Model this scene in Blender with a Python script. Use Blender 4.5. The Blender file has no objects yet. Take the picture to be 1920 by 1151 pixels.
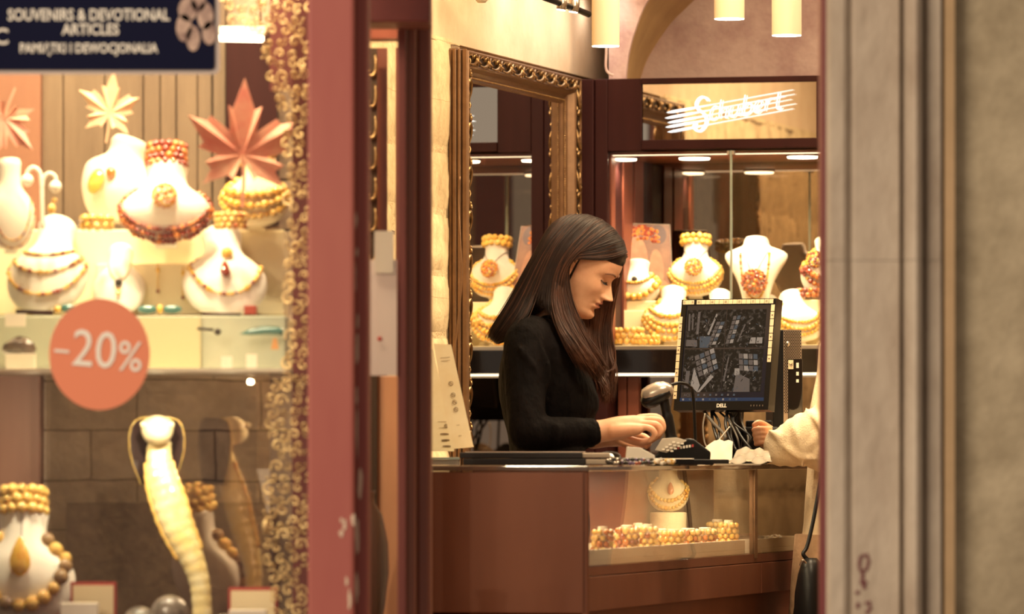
import bpy, bmesh, math, random
from mathutils import Vector, Matrix
R = math.radians
sc = bpy.context.scene
col = sc.collection
rnd = random.Random(7)

# ---------------------------------------------------------------- camera
F = 11000.0            # focal length in pixels of the 1920 px frame
HY = 850.0             # horizon row
HC = 1.10              # camera height over the shop floor
cam = bpy.data.cameras.new('camera'); co = bpy.data.objects.new('camera', cam); col.objects.link(co)
co.location = (0, 0, HC); co.rotation_euler = (R(90), 0, 0)
cam.sensor_width = 36; cam.lens = F / 1920 * 36; cam.shift_y = (HY - 575.5) / 1920
cam.clip_end = 200; cam.clip_start = 0.1
cam.dof.use_dof = True; cam.dof.focus_distance = 14.5; cam.dof.aperture_fstop = 4.5; cam.dof.aperture_blades = 0
sc.camera = co
sc.view_settings.view_transform = 'Standard'; sc.view_settings.look = 'None'
sc.view_settings.gamma = 1; sc.view_settings.use_curve_mapping = False
sc.view_settings.exposure = 0.38

def P(px, py, Y): return Vector(((px - 960) * Y / F, Y, HC - (py - HY) * Y / F))
def Zp(py, Y): return HC - (py - HY) * Y / F
# room axes: u runs along the back wall, v runs into the back along the side wall
TH = math.atan(2910 / F); SN, CS = math.sin(TH), math.cos(TH)
O = Vector(((1094 - 960) * 16.3 / F, 16.3, 0))
UB = Vector((CS, -SN, 0)); VL = Vector((SN, CS, 0))
def W(u, v, z): return O + UB * u + VL * v + Vector((0, 0, z))
def u_at(px, v):
    k = (px - 960) / F
    return (k * (O.y + CS * v) - O.x - SN * v) / (CS + k * SN)
def v_at(px, u):
    k = (px - 960) / F
    return (k * (O.y - SN * u) - O.x - CS * u) / (SN - k * CS)
def Yuv(u, v): return O.y - SN * u + CS * v
RM = Matrix(((CS, SN, 0, O.x), (-SN, CS, 0, O.y), (0, 0, 1, 0), (0, 0, 0, 1)))

# ---------------------------------------------------------------- world and lights
w = bpy.data.worlds.new('world'); sc.world = w; w.use_nodes = True
bg = w.node_tree.nodes['Background']; bg.inputs[0].default_value = (0.84, 0.69, 0.55, 1); bg.inputs[1].default_value = 0.38

def area(name, loc, target, sx, sy, watts, color, spread=180):
    l = bpy.data.lights.new(name, 'AREA'); l.shape = 'RECTANGLE'; l.size = sx; l.size_y = sy; l.energy = watts; l.color = color
    l.spread = R(spread)
    o = bpy.data.objects.new(name, l); col.objects.link(o); o.location = loc
    d = (Vector(target) - Vector(loc)).normalized()
    o.rotation_euler = d.to_track_quat('-Z', 'Y').to_euler()
    return o
def spot(name, loc, target, watts, color, ang, blend=0.6, r=0.02):
    l = bpy.data.lights.new(name, 'SPOT'); l.energy = watts; l.color = color; l.spot_size = R(ang); l.spot_blend = blend
    l.shadow_soft_size = r
    o = bpy.data.objects.new(name, l); col.objects.link(o); o.location = loc
    d = (Vector(target) - Vector(loc)).normalized()
    o.rotation_euler = d.to_track_quat('-Z', 'Y').to_euler()
    return o
WARM = (1.0, 0.74, 0.44); WARM2 = (1.0, 0.80, 0.52)
# shop ceiling lamps (out of the frame above), lighting the room
area('ceiling_lamp_light', W(0.9, -1.9, 2.95), W(0.7, -1.6, 0), 1.0, 1.0, 40, WARM)
area('ceiling_lamp_light', W(1.9, -0.9, 2.95), W(0.9, -1.2, 1.0), 0.6, 0.6, 26, WARM)
# street daylight falling on the facade from the open arcade on the camera's side
area('counter_fill_light', (0.75, 13.1, 2.5), (0.2, 13.9, 1.2), .35, .35, 20, WARM2)  # added fill to brighten the woman's face and the customer's sleeve
area('street_light', (-3.5, 6.0, 4.2), (0.3, 11.3, 1.3), 3.0, 2.5, 290, (1.0, 0.82, 0.62))

# ---------------------------------------------------------------- materials
def mat(name, c, rough=0.5, metal=0.0, c2=None, nscale=8.0, ndet=4.0, stretch=None, bump=0.0, bscale=None,
        coat=0.0, trans=0.0, sss=0.0, emis=None, estr=0.0, spec=None, lo=0.35, hi=0.65, sheen=0.0):
    m = bpy.data.materials.new(name); m.use_nodes = True
    nt = m.node_tree; b = nt.nodes['Principled BSDF']
    b.inputs['Base Color'].default_value = (*c, 1); b.inputs['Roughness'].default_value = rough
    b.inputs['Metallic'].default_value = metal
    b.inputs['Coat Weight'].default_value = coat; b.inputs['Transmission Weight'].default_value = trans
    if sheen: b.inputs['Sheen Weight'].default_value = sheen
    if spec is not None: b.inputs['Specular IOR Level'].default_value = spec
    if sss:
        b.inputs['Subsurface Weight'].default_value = sss; b.inputs['Subsurface Radius'].default_value = (0.012, 0.005, 0.003)
        b.inputs['Subsurface Scale'].default_value = 1.0
    if emis: b.inputs['Emission Color'].default_value = (*emis, 1); b.inputs['Emission Strength'].default_value = estr
    if c2 or bump:
        tc = nt.nodes.new('ShaderNodeTexCoord'); mp = nt.nodes.new('ShaderNodeMapping')
        nt.links.new(tc.outputs['Object'], mp.inputs[0])
        if stretch: mp.inputs['Scale'].default_value = stretch
        n = nt.nodes.new('ShaderNodeTexNoise'); n.inputs['Scale'].default_value = nscale; n.inputs['Detail'].default_value = ndet
        n.inputs['Roughness'].default_value = 0.65
        nt.links.new(mp.outputs[0], n.inputs['Vector'])
        if c2:
            cr = nt.nodes.new('ShaderNodeValToRGB'); cr.color_ramp.elements[0].position = lo; cr.color_ramp.elements[1].position = hi
            cr.color_ramp.elements[0].color = (*c, 1); cr.color_ramp.elements[1].color = (*c2, 1)
            nt.links.new(n.outputs[0], cr.inputs[0]); nt.links.new(cr.outputs[0], b.inputs['Base Color'])
        if bump:
            n2 = n
            if bscale:
                n2 = nt.nodes.new('ShaderNodeTexNoise'); n2.inputs['Scale'].default_value = bscale; n2.inputs['Detail'].default_value = 5
                nt.links.new(mp.outputs[0], n2.inputs['Vector'])
            bp = nt.nodes.new('ShaderNodeBump'); bp.inputs['Strength'].default_value = bump; bp.inputs['Distance'].default_value = 0.01
            nt.links.new(n2.outputs[0], bp.inputs['Height']); nt.links.new(bp.outputs[0], b.inputs['Normal'])
    return m
def emit(name, c, s):
    return mat(name, (0.8, 0.8, 0.8), 0.5, emis=c, estr=s)
def screen(name, c, s):
    return mat(name, (0.01, 0.01, 0.01), 0.4, emis=c, estr=s, spec=0.12)
def glass(name, tint=(1, 1, 1), refl=0.02, rough=0.0):
    """thin clear pane: Fresnel reflection over a see-through sheet"""
    m = bpy.data.materials.new(name); m.use_nodes = True; nt = m.node_tree
    for n in list(nt.nodes): nt.nodes.remove(n)
    out = nt.nodes.new('ShaderNodeOutputMaterial'); mx = nt.nodes.new('ShaderNodeMixShader')
    tr = nt.nodes.new('ShaderNodeBsdfTransparent'); gl = nt.nodes.new('ShaderNodeBsdfGlossy')
    tr.inputs[0].default_value = (*tint, 1); gl.inputs['Roughness'].default_value = rough
    # Schlick's law on |cos|, the same from both faces of the pane
    ge = nt.nodes.new('ShaderNodeNewGeometry'); dt = nt.nodes.new('ShaderNodeVectorMath'); dt.operation = 'DOT_PRODUCT'
    nt.links.new(ge.outputs['Incoming'], dt.inputs[0]); nt.links.new(ge.outputs['Normal'], dt.inputs[1])
    def mth(op, a, b_=None):
        n = nt.nodes.new('ShaderNodeMath'); n.operation = op
        for i, x in enumerate((a, b_)):
            if x is None: continue
            if isinstance(x, (int, float)): n.inputs[i].default_value = x
            else: nt.links.new(x, n.inputs[i])
        return n.outputs[0]
    f5 = mth('POWER', mth('SUBTRACT', 1.0, mth('ABSOLUTE', dt.outputs['Value'])), 5.0)
    class fr: outputs = [mth('ADD', mth('MULTIPLY', f5, 1 - refl), refl)]
    nt.links.new(fr.outputs[0], mx.inputs[0]); nt.links.new(tr.outputs[0], mx.inputs[1]); nt.links.new(gl.outputs[0], mx.inputs[2])
    nt.links.new(mx.outputs[0], out.inputs[0])
    return m
def masonry(name, c1, c2, mortar, bw, bh, msize=0.008, axis='x', bump=0.6, rough=0.85):
    m = mat(name, c1, rough); nt = m.node_tree; b = nt.nodes['Principled BSDF']
    tc = nt.nodes.new('ShaderNodeTexCoord'); sp = nt.nodes.new('ShaderNodeSeparateXYZ'); cb = nt.nodes.new('ShaderNodeCombineXYZ')
    nt.links.new(tc.outputs['Object'], sp.inputs[0])
    nt.links.new(sp.outputs['X' if axis == 'x' else 'Y'], cb.inputs[0]); nt.links.new(sp.outputs['Z'], cb.inputs[1])
    n0 = nt.nodes.new('ShaderNodeTexNoise'); n0.inputs['Scale'].default_value = 9; n0.inputs['Detail'].default_value = 3
    nt.links.new(tc.outputs['Object'], n0.inputs['Vector'])
    vm = nt.nodes.new('ShaderNodeVectorMath'); vm.operation = 'MULTIPLY_ADD'
    vm.inputs[1].default_value = (0.014, 0.014, 0.014)
    nt.links.new(n0.outputs['Color'], vm.inputs[0]); nt.links.new(cb.outputs[0], vm.inputs[2])
    br = nt.nodes.new('ShaderNodeTexBrick'); br.inputs['Scale'].default_value = 1
    br.inputs['Brick Width'].default_value = bw; br.inputs['Row Height'].default_value = bh; br.inputs['Mortar Size'].default_value = msize
    br.inputs['Mortar Smooth'].default_value = 0.4; br.offset = 0.37
    br.inputs['Color1'].default_value = (*c1, 1); br.inputs['Color2'].default_value = (*c2, 1); br.inputs['Mortar'].default_value = (*mortar, 1)
    nt.links.new(vm.outputs[0], br.inputs['Vector'])
    n1 = nt.nodes.new('ShaderNodeTexNoise'); n1.inputs['Scale'].default_value = 14; n1.inputs['Detail'].default_value = 6; n1.inputs['Roughness'].default_value = 0.7
    nt.links.new(tc.outputs['Object'], n1.inputs['Vector'])
    mx = nt.nodes.new('ShaderNodeMix'); mx.data_type = 'RGBA'; mx.blend_type = 'MULTIPLY'; mx.inputs[0].default_value = 0.75
    cr = nt.nodes.new('ShaderNodeValToRGB'); cr.color_ramp.elements[0].position = 0.3; cr.color_ramp.elements[1].position = 0.65
    cr.color_ramp.elements[0].color = (0.55, 0.5, 0.45, 1); cr.color_ramp.elements[1].color = (1.1, 1.08, 1.05, 1)
    nt.links.new(n1.outputs[0], cr.inputs[0]); nt.links.new(br.outputs['Color'], mx.inputs[6]); nt.links.new(cr.outputs[0], mx.inputs[7])
    nt.links.new(mx.outputs[2], b.inputs['Base Color'])
    ad = nt.nodes.new('ShaderNodeMath'); ad.operation = 'SUBTRACT'
    nt.links.new(n1.outputs[0], ad.inputs[0]); nt.links.new(br.outputs['Fac'], ad.inputs[1])
    bp = nt.nodes.new('ShaderNodeBump'); bp.inputs['Strength'].default_value = bump; bp.inputs['Distance'].default_value = 0.02
    nt.links.new(ad.outputs[0], bp.inputs['Height']); nt.links.new(bp.outputs[0], b.inputs['Normal'])
    return m

M = {}
M['wood_dark'] = mat('dark_mahogany', (0.026, 0.0065, 0.006), 0.5, c2=(0.042, 0.011, 0.010), nscale=5, spec=.12, stretch=(1, 1, 0.12), bump=0.05)
M['wood_red'] = mat('red_mahogany', (0.17, 0.045, 0.026), 0.4, c2=(0.25, 0.075, 0.042), nscale=6, spec=.3, stretch=(1, 1, 0.1), bump=0.05)
M['wood_counter'] = mat('counter_veneer', (0.138, 0.045, 0.025), 0.5, spec=.3, c2=(0.182, 0.064, 0.035), nscale=3, stretch=(1, 1, 0.35), bump=0.03)
M['paint_red'] = mat('worn_red_paint', (0.34, 0.080, 0.066), 0.5, c2=(0.40, 0.115, 0.085), nscale=3.5, stretch=(1, 1, 0.25), bump=0.12)
M['paint_dark'] = mat('dark_red_paint', (0.13, 0.030, 0.026), 0.45, c2=(0.17, 0.042, 0.034), nscale=4, stretch=(1, 1, 0.2), bump=0.06)
M['chip'] = mat('chipped_undercoat', (0.62, 0.46, 0.34), 0.8)
M['plaster'] = mat('cream_plaster', (0.66, 0.50, 0.33), 0.9, c2=(0.58, 0.42, 0.27), nscale=6, bump=0.25, bscale=30)
M['plaster_mauve'] = mat('mottled_mauve_plaster', (0.60, 0.44, 0.41), 0.9, c2=(0.36, 0.21, 0.21), nscale=5.5, ndet=8, lo=0.45, hi=0.72, bump=0.3, bscale=40)
M['plaster_ochre'] = mat('ochre_plaster', (0.56, 0.36, 0.17), 0.9, c2=(0.48, 0.30, 0.14), nscale=7, bump=0.2, bscale=30)
M['stone'] = masonry('sandstone_blocks', (0.70, 0.55, 0.33), (0.60, 0.46, 0.27), (0.28, 0.19, 0.11), 0.42, 0.165, 0.005, axis='y', bump=0.9)
M['stone_grey'] = masonry('reflected_wall_blocks', (0.66, 0.50, 0.39), (0.56, 0.41, 0.31), (0.16, 0.10, 0.075), 0.26, 0.105, 0.003, axis='x', bump=0.5)
M['gilt'] = mat('aged_gilt', (0.50, 0.32, 0.14), 0.28, 0.9, c2=(0.26, 0.15, 0.065), nscale=40, bump=0.1)
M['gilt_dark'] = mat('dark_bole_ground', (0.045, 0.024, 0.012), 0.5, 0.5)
M['bronze'] = mat('bronze_moulding', (0.22, 0.12, 0.06), 0.36, 0.6, c2=(0.17, 0.09, 0.045), nscale=30)
M['mirror'] = mat('mirror_glass', (0.80, 0.76, 0.70), 0.0, 1.0)
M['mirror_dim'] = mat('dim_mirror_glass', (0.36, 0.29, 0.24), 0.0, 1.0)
M['glass'] = glass('clear_glass', (0.97, 0.96, 0.93))
M['glass_edge'] = mat('green_glass_edge', (0.35, 0.42, 0.36), 0.1, coat=1)
M['black'] = mat('black_plastic', (0.006, 0.005, 0.005), 0.4, spec=.25)
M['black_gloss'] = mat('black_gloss', (0.008, 0.006, 0.006), 0.06, coat=0.6)
M['white'] = mat('white_card', (0.80, 0.74, 0.64), 0.7)
M['cream'] = mat('cream_lining', (0.86, 0.74, 0.48), 0.75)
M['bust_white'] = mat('white_leatherette', (0.90, 0.84, 0.74), 0.55)
M['bust_cream'] = mat('cream_velvet', (0.84, 0.72, 0.46), 0.8)
M['amber'] = mat('honey_amber', (0.70, 0.35, 0.045), 0.12, c2=(0.82, 0.54, 0.12), nscale=60, coat=1, sss=0.2)
M['amber_butter'] = mat('butterscotch_amber', (0.80, 0.54, 0.17), 0.2, c2=(0.72, 0.42, 0.10), nscale=45, coat=1, sss=0.2)
M['amber_cognac'] = mat('cognac_amber', (0.42, 0.10, 0.02), 0.1, c2=(0.68, 0.24, 0.05), nscale=50, coat=1)
M['amber_cherry'] = mat('cherry_amber', (0.16, 0.022, 0.012), 0.08, c2=(0.34, 0.06, 0.03), nscale=50, coat=1)
M['lamp_shade'] = mat('cream_lamp_tube', (0.60, 0.51, 0.36), 0.6)
M['glow'] = emit('warm_lamp_glow', (1.0, 0.86, 0.62), 7)
M['glow_strip'] = emit('led_strip_glow', (1.0, 0.84, 0.58), 1.3)
M['neon'] = emit('white_neon', (0.86, 0.95, 1.0), 1.15)
M['cord'] = mat('dark_cord', (0.03, 0.02, 0.015), 0.6)
M['metal'] = mat('brushed_metal', (0.55, 0.50, 0.44), 0.3, 1.0)

# ---------------------------------------------------------------- mesh helpers
class MB:
    def __init__(s): s.v = []; s.f = []; s.m = []; s.cur = 0
    def add(s, vs, fs, T=None):
        b = len(s.v)
        for p in vs:
            p = Vector(p)
            s.v.append(T @ p if T is not None else p)
        for f in fs: s.f.append([b + i for i in f]); s.m.append(s.cur)
    def box(s, x0, x1, y0, y1, z0, z1, T=None):
        vs = [(x0, y0, z0), (x1, y0, z0), (x1, y1, z0), (x0, y1, z0), (x0, y0, z1), (x1, y0, z1), (x1, y1, z1), (x0, y1, z1)]
        s.add(vs, [(0, 3, 2, 1), (4, 5, 6, 7), (0, 1, 5, 4), (1, 2, 6, 5), (2, 3, 7, 6), (3, 0, 4, 7)], T); return s
    def rings(s, rings, close=True, cap0=True, cap1=True, T=None):
        n = len(rings[0]); vs = [p for r in rings for p in r]; fs = []
        for i in range(len(rings) - 1):
            for j in range(n if close else n - 1):
                k = (j + 1) % n
                fs.append((i * n + j, i * n + k, (i + 1) * n + k, (i + 1) * n + j))
        if cap0: fs.append(tuple(reversed(range(n))))
        if cap1: fs.append(tuple(range((len(rings) - 1) * n, len(rings) * n)))
        s.add(vs, fs, T); return s
    def tube(s, pts, r, n=8, T=None, flat=None):
        pts = [Vector(p) for p in pts]; L = len(pts)
        rr = r if isinstance(r, (list, tuple)) else [r] * L
        up = None; rings = []
        for i, p in enumerate(pts):
            t = (pts[min(i + 1, L - 1)] - pts[max(i - 1, 0)])
            if t.length < 1e-9: t = Vector((0, 0, 1))
            t.normalize()
            if up is None:
                a = Vector((0, 0, 1)) if abs(t.z) < 0.9 else Vector((0, 1, 0))
                up = (a - t * a.dot(t)).normalized()
            else:
                up = up - t * up.dot(t)
                if up.length < 1e-6: up = t.orthogonal()
                up.normalize()
            sd = t.cross(up)
            rings.append([p + (up * math.cos(2 * math.pi * j / n) + sd * math.sin(2 * math.pi * j / n) * (flat or 1)) * rr[i] for j in range(n)])
        s.rings(rings, T=T); return s
    def sphere(s, c, r, n=12, m=8, sc3=(1, 1, 1), T=None):
        c = Vector(c); vs = [c + Vector((0, 0, r * sc3[2]))]; fs = []
        for i in range(1, m):
            a = math.pi * i / m
            for j in range(n):
                b = 2 * math.pi * j / n
                vs.append(c + Vector((math.sin(a) * math.cos(b) * sc3[0], math.sin(a) * math.sin(b) * sc3[1], math.cos(a) * sc3[2])) * r)
        vs.append(c - Vector((0, 0, r * sc3[2])))
        for j in range(n):
            k = (j + 1) % n
            fs.append((0, 1 + j, 1 + k))
            for i in range(m - 2): fs.append((1 + i * n + j, 1 + (i + 1) * n + j, 1 + (i + 1) * n + k, 1 + i * n + k))
            fs.append((1 + (m - 2) * n + j, len(vs) - 1, 1 + (m - 2) * n + k))
        s.add(vs, fs, T); return s
    def lathe(s, prof, n=24, T=None, sx=1, sy=1, cap=True):
        rings = [[Vector((r * math.cos(2 * math.pi * j / n) * sx, r * math.sin(2 * math.pi * j / n) * sy, z)) for j in range(n)] for r, z in prof]
        s.rings(rings, cap0=cap, cap1=cap, T=T); return s
    def prism(s, poly, d0, d1, T=None):
        """poly: (x, z) outline, extruded along y from d0 to d1"""
        n = len(poly)
        vs = [(x, d0, z) for x, z in poly] + [(x, d1, z) for x, z in poly]
        fs = [tuple(range(n)), tuple(reversed(range(n, 2 * n)))] + [(i, n + i, n + (i + 1) % n, (i + 1) % n) for i in range(n)]
        s.add(vs, fs, T); return s
    def build(s, name, m, parent=None, smooth=False, bevel=0, sub=0, auto=False):
        me = bpy.data.meshes.new(name); me.from_pydata([tuple(v) for v in s.v], [], s.f); me.update()
        bm = bmesh.new(); bm.from_mesh(me); bmesh.ops.recalc_face_normals(bm, faces=bm.faces); bm.to_mesh(me); bm.free()
        ms = m if isinstance(m, (list, tuple)) else [m]
        for x in ms: me.materials.append(M[x] if isinstance(x, str) else x)
        for p, i in zip(me.polygons, s.m): p.material_index = i
        if smooth:
            me.polygons.foreach_set('use_smooth', [True] * len(me.polygons))
            if auto:
                try: me.set_sharp_from_angle(angle=R(40))
                except Exception: pass
        o = bpy.data.objects.new(name, me); col.objects.link(o)
        if bevel:
            b = o.modifiers.new('bevel', 'BEVEL'); b.width = bevel; b.segments = 2; b.limit_method = 'ANGLE'; b.angle_limit = R(40)
        if sub:
            d = o.modifiers.new('subdivision', 'SUBSURF'); d.levels = sub; d.render_levels = sub
        if parent is not None:
            o.parent = parent
            if not parent.get('_local'):
                o.matrix_parent_inverse = Matrix(parent['_inv']) if '_inv' in parent else Matrix.Identity(4)
        return o
INV = {}
def thing(name, label, cat, loc=(0, 0, 0), group=None, local=False, rot=(0, 0, 0), scale=1):
    """an Empty at the thing's base; children are built in world coordinates, or in local ones when local"""
    o = bpy.data.objects.new(name, None); col.objects.link(o); o.location = loc; o.empty_display_size = 0.05
    if local: o.rotation_euler = rot; o.scale = (scale,) * 3
    o['label'] = label; o['category'] = cat
    if group: o['group'] = group
    if not local: INV[o.name] = Matrix.Translation(-Vector(loc))
    return o
_b = MB.build
def build(s, name, m, parent=None, **k):
    o = _b(s, name, m, None, **k)
    if parent is not None:
        o.parent = parent
        q = parent
        while q is not None and q.name not in INV: q = q.parent
        if q is not None and q is parent: o.matrix_parent_inverse = INV[q.name]
    return o
MB.build = build
def tag(o, label, cat, group=None, kind=None):
    o['label'] = label; o['category'] = cat
    if group: o['group'] = group
    if kind: o['kind'] = kind
    return o
def struct(o): o['kind'] = 'structure'; return o
def clone(root, label=None, loc=None, rot=None, scale=None, group=None):
    def cp(o, par):
        c = o.copy(); col.objects.link(c)
        if par is not None: c.parent = par
        for ch in list(o.children): cp(ch, c)
        return c
    r = cp(root, None)
    if label: r['label'] = label
    if group: r['group'] = group
    if loc is not None: r.location = loc
    if rot is not None: r.rotation_euler = rot
    if scale is not None: r.scale = (scale,) * 3
    return r
def cr(pts, k=6):
    """Catmull-Rom through pts"""
    pts = [Vector(p) for p in pts]; out = []
    q = [pts[0] * 2 - pts[1]] + pts + [pts[-1] * 2 - pts[-2]]
    for i in range(len(pts) - 1):
        a, b, c, d = q[i:i + 4]
        for j in range(k):
            t = j / k
            out.append(0.5 * ((2 * b) + (c - a) * t + (2 * a - 5 * b + 4 * c - d) * t * t + (3 * b - a - 3 * c + d) * t ** 3))
    out.append(pts[-1]); return out
def lerp(a, b, t): return a + (b - a) * t
def interp(tab, x):
    if x <= tab[0][0]: return tab[0][1]
    for (x0, y0), (x1, y1) in zip(tab, tab[1:]):
        if x <= x1:
            t = (x - x0) / (x1 - x0); return y0 + (y1 - y0) * t
    return tab[-1][1]
def sm_interp(tab, x):
    """monotone-ish smooth table interpolation (Catmull-Rom)"""
    n = len(tab)
    if x <= tab[0][0]: return tab[0][1]
    if x >= tab[-1][0]: return tab[-1][1]
    for i in range(n - 1):
        if x <= tab[i + 1][0]:
            x0, y0 = tab[i]; x1, y1 = tab[i + 1]; h = x1 - x0
            m0 = (y1 - tab[i - 1][1]) / (x1 - tab[i - 1][0]) if i > 0 else (y1 - y0) / h
            m1 = (tab[i + 2][1] - y0) / (tab[i + 2][0] - x0) if i + 2 < n else (y1 - y0) / h
            t = (x - x0) / h
            return (2*t**3-3*t*t+1)*y0 + (t**3-2*t*t+t)*h*m0 + (-2*t**3+3*t*t)*y1 + (t**3-t*t)*h*m1
def text_mesh(name, s, size, m, parent, T, extrude=0.0005, align='CENTER', shear=0.0, font_scale_x=1.0, offset=0.0, spacing=1.0):
    cu = bpy.data.curves.new('lettering', 'FONT'); cu.body = s; cu.size = size; cu.align_x = align; cu.align_y = 'CENTER'
    cu.extrude = extrude; cu.shear = shear; cu.offset = offset; cu.space_character = spacing; cu.resolution_u = 3
    t = bpy.data.objects.new('lettering', cu); col.objects.link(t)
    dg = bpy.context.evaluated_depsgraph_get(); dg.update()
    me = bpy.data.meshes.new_from_object(t.evaluated_get(dg)); bpy.data.objects.remove(t); bpy.data.curves.remove(cu)
    me.transform(T @ Matrix.Diagonal((font_scale_x, 1, 1, 1)))
    me.materials.clear(); me.materials.append(M[m]); me.name = name
    o = bpy.data.objects.new(name, me); col.objects.link(o)
    if parent is not None:
        o.parent = parent
        if parent.name in INV: o.matrix_parent_inverse = INV[parent.name]
    return o
def frame_T(origin, xdir, zdir):
    """matrix whose local x,y (text plane) run along xdir and zdir, local z out of the plane"""
    x = Vector(xdir).normalized(); z = Vector(zdir).normalized(); n = x.cross(z)
    return Matrix(((x.x, z.x, n.x, origin[0]), (x.y, z.y, n.y, origin[1]), (x.z, z.z, n.z, origin[2]), (0, 0, 0, 1)))
# ================================================================ SETTING
CEIL = 3.3
# floor of the shop and paving outside
struct(MB().box(-6, 6, 11.35, 18.5, -0.12, 0.0).build('floor', mat('brown_floor_tiles', (0.20, 0.13, 0.09), 0.35, c2=(0.26, 0.17, 0.12), nscale=3)))
struct(MB().box(-14, 14, -4, 11.35, -0.37, -0.25).build('ground', mat('street_paving', (0.30, 0.27, 0.24), 0.8, c2=(0.24, 0.21, 0.19), nscale=5, bump=0.3)))
# side wall of the shop: stone face below, cream plaster above
ST = Zp(75, Yuv(0, v_at(828, 0)))
b = MB()
# stone face with ragged outer edge
b.box(-0.30, 0.0, -3.75, -1.30, 0, ST)
o = struct(b.build('wall_left', M['stone'])); o.matrix_world = RM
b = MB(); b.box(-0.30, -0.004, -3.75, 0.62, ST, CEIL); b.box(-0.30, -0.02, -1.30, 0.62, 0, ST)
o = struct(b.build('wall_left_plaster', M['plaster'])); o.matrix_world = RM; o.name = 'wall_side'
# real stone blocks standing out of the wall face, ragged courses
b = MB(); rr = random.Random(3)
z = 0.0; courses = [0.0, 0.24, 0.43, 0.60, 0.78, 0.97, 1.115, 1.262, 1.40, 1.555, 1.71, 1.87, ST + 0.01]
vn0 = v_at(849, 0.0)
for i in range(len(courses) - 1):
    z0, z1 = courses[i], courses[i + 1]; v = vn0 + rr.uniform(-0.02, 0.03)
    while v > -3.7:
        ln = rr.uniform(0.30, 0.55); v0 = max(v - ln, -3.72)
        d = rr.uniform(0.002, 0.012); nz, nv = 7, 9; T = RM
        rings = []
        for a in range(nv + 1):
            vv = lerp(v0 + 0.002, v - 0.002, a / nv); row = []
            for c in range(nz + 1):
                zz = lerp(z0 + 0.002, z1 - 0.002, c / nz)
                e = min(1, 6 * min(a, nv - a) / nv) * min(1, 5 * min(c, nz - c) / nz)
                row.append(Vector((-0.002 + e * (d + rr.uniform(0, 0.006)), vv + rr.uniform(-.004, .004) * (a in (0, nv)), zz)))
            row += [Vector((-0.01, vv, z1 - 0.002)), Vector((-0.01, vv, z0 + 0.002))]
            rings.append(row)
        b.rings(rings, T=T); v = v0
o = struct(b.build('wall_stones', masonry('sandstone_faces', (0.70, 0.56, 0.34), (0.62, 0.48, 0.28), (0.5, 0.38, 0.22), 0.9, 0.5, 0.001, axis='y', bump=0.35), smooth=True, auto=True))
# back wall over the cabinet, mottled plaster, and the solid wall behind the cabinet
VB = 0.40
struct(MB().box(-0.3, 3.4, VB, VB + 0.2, 0, CEIL, T=RM).build('wall_back', M['plaster_mauve']))
# vault arch rib springing from the cabinet corner
def rib_x(z):   # u of the rib's inner line over height
    t = (z - 2.0) / 1.3; return t
uR = u_at(1144, -0.16)
def arch_pt(k, off):
    px = sm_interp([(0, 1197), (0.2, 1203), (0.4, 1213), (0.6, 1228), (0.8, 1246), (1.0, 1268), (1.5, 1345), (2.2, 1500), (3, 1730)], k)
    py = 138 - 138 * k
    return px, py
b = MB(); r1 = []; r2 = []; r3 = []
ks = [i * 0.04 for i in range(-2, 58)]
rings = []
for k in ks:
    k0 = max(k, 0)
    px, py = arch_pt(k0, 0); py = 138 - 138 * k
    z = Zp(py, 16.0)
    uo = u_at(px, 0.40); ui = u_at(sm_interp([(0, 1176), (.3, 1181), (.6, 1192), (1, 1215), (1.5, 1272), (2.2, 1400), (3, 1600)], k0), -0.16)
    rings.append([W(ui, -0.16, z), W(uo, 0.40, z), W(uo, 0.41, z), W(-.02, 0.41, z), W(-.02, .39, z), W(uR, -0.16, z)])
b.rings(rings)
struct(b.build('ceiling_rib', M['plaster_ochre'], smooth=True, auto=True))
# pale front face of the rib, set against the soffit
rings = []
for k in ks:
    k0 = max(k, 0); z = Zp(138 - 138 * k, 16.0)
    ui = u_at(sm_interp([(0, 1176), (.3, 1181), (.6, 1192), (1, 1215), (1.5, 1272), (2.2, 1400), (3, 1600)], k0), -0.16)
    rings.append([W(ui, -0.161, z), W(ui, -0.175, z), W(uR, -0.175, z), W(uR, -0.161, z)])
struct(MB().rings(rings).build('ceiling_rib_face', M['plaster_mauve']))
struct(MB().box(-0.3, 3.4, -4.6, 0.6, CEIL, CEIL + 0.15, T=RM).build('ceiling', M['plaster']))
struct(MB().box(3.2, 3.4, -4.6, 0.6, 0, CEIL, T=RM).build('wall_right', M['plaster']))

# facade: masonry pier with moulded pilaster at the street, on the camera's right
YF = 10.9
def xp(px, Y): return (px - 960) * Y / F
def fbox(b, px0, px1, y0, y1, z0=-0.25, z1=3.6):
    b.box(xp(px0, y0), xp(px1, y0), y0, y1, z0, z1)
stone_pil = mat('weathered_limestone', (0.54, 0.45, 0.35), 0.9, c2=(0.35, 0.265, 0.195), nscale=7, ndet=9, lo=0.38, hi=0.72, stretch=(1, 1, 0.45), bump=0.5, bscale=45)
stone_rib = mat('pale_limestone', (0.60, 0.53, 0.44), 0.9, c2=(0.50, 0.42, 0.33), nscale=9, ndet=6, stretch=(1, 1, 0.3), bump=0.3, bscale=45)
wall_st = mat('ochre_street_plaster', (0.50, 0.41, 0.275), 0.95, c2=(0.27, 0.21, 0.13), nscale=7, ndet=10, lo=0.3, hi=0.68, bump=0.5, bscale=30)
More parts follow.
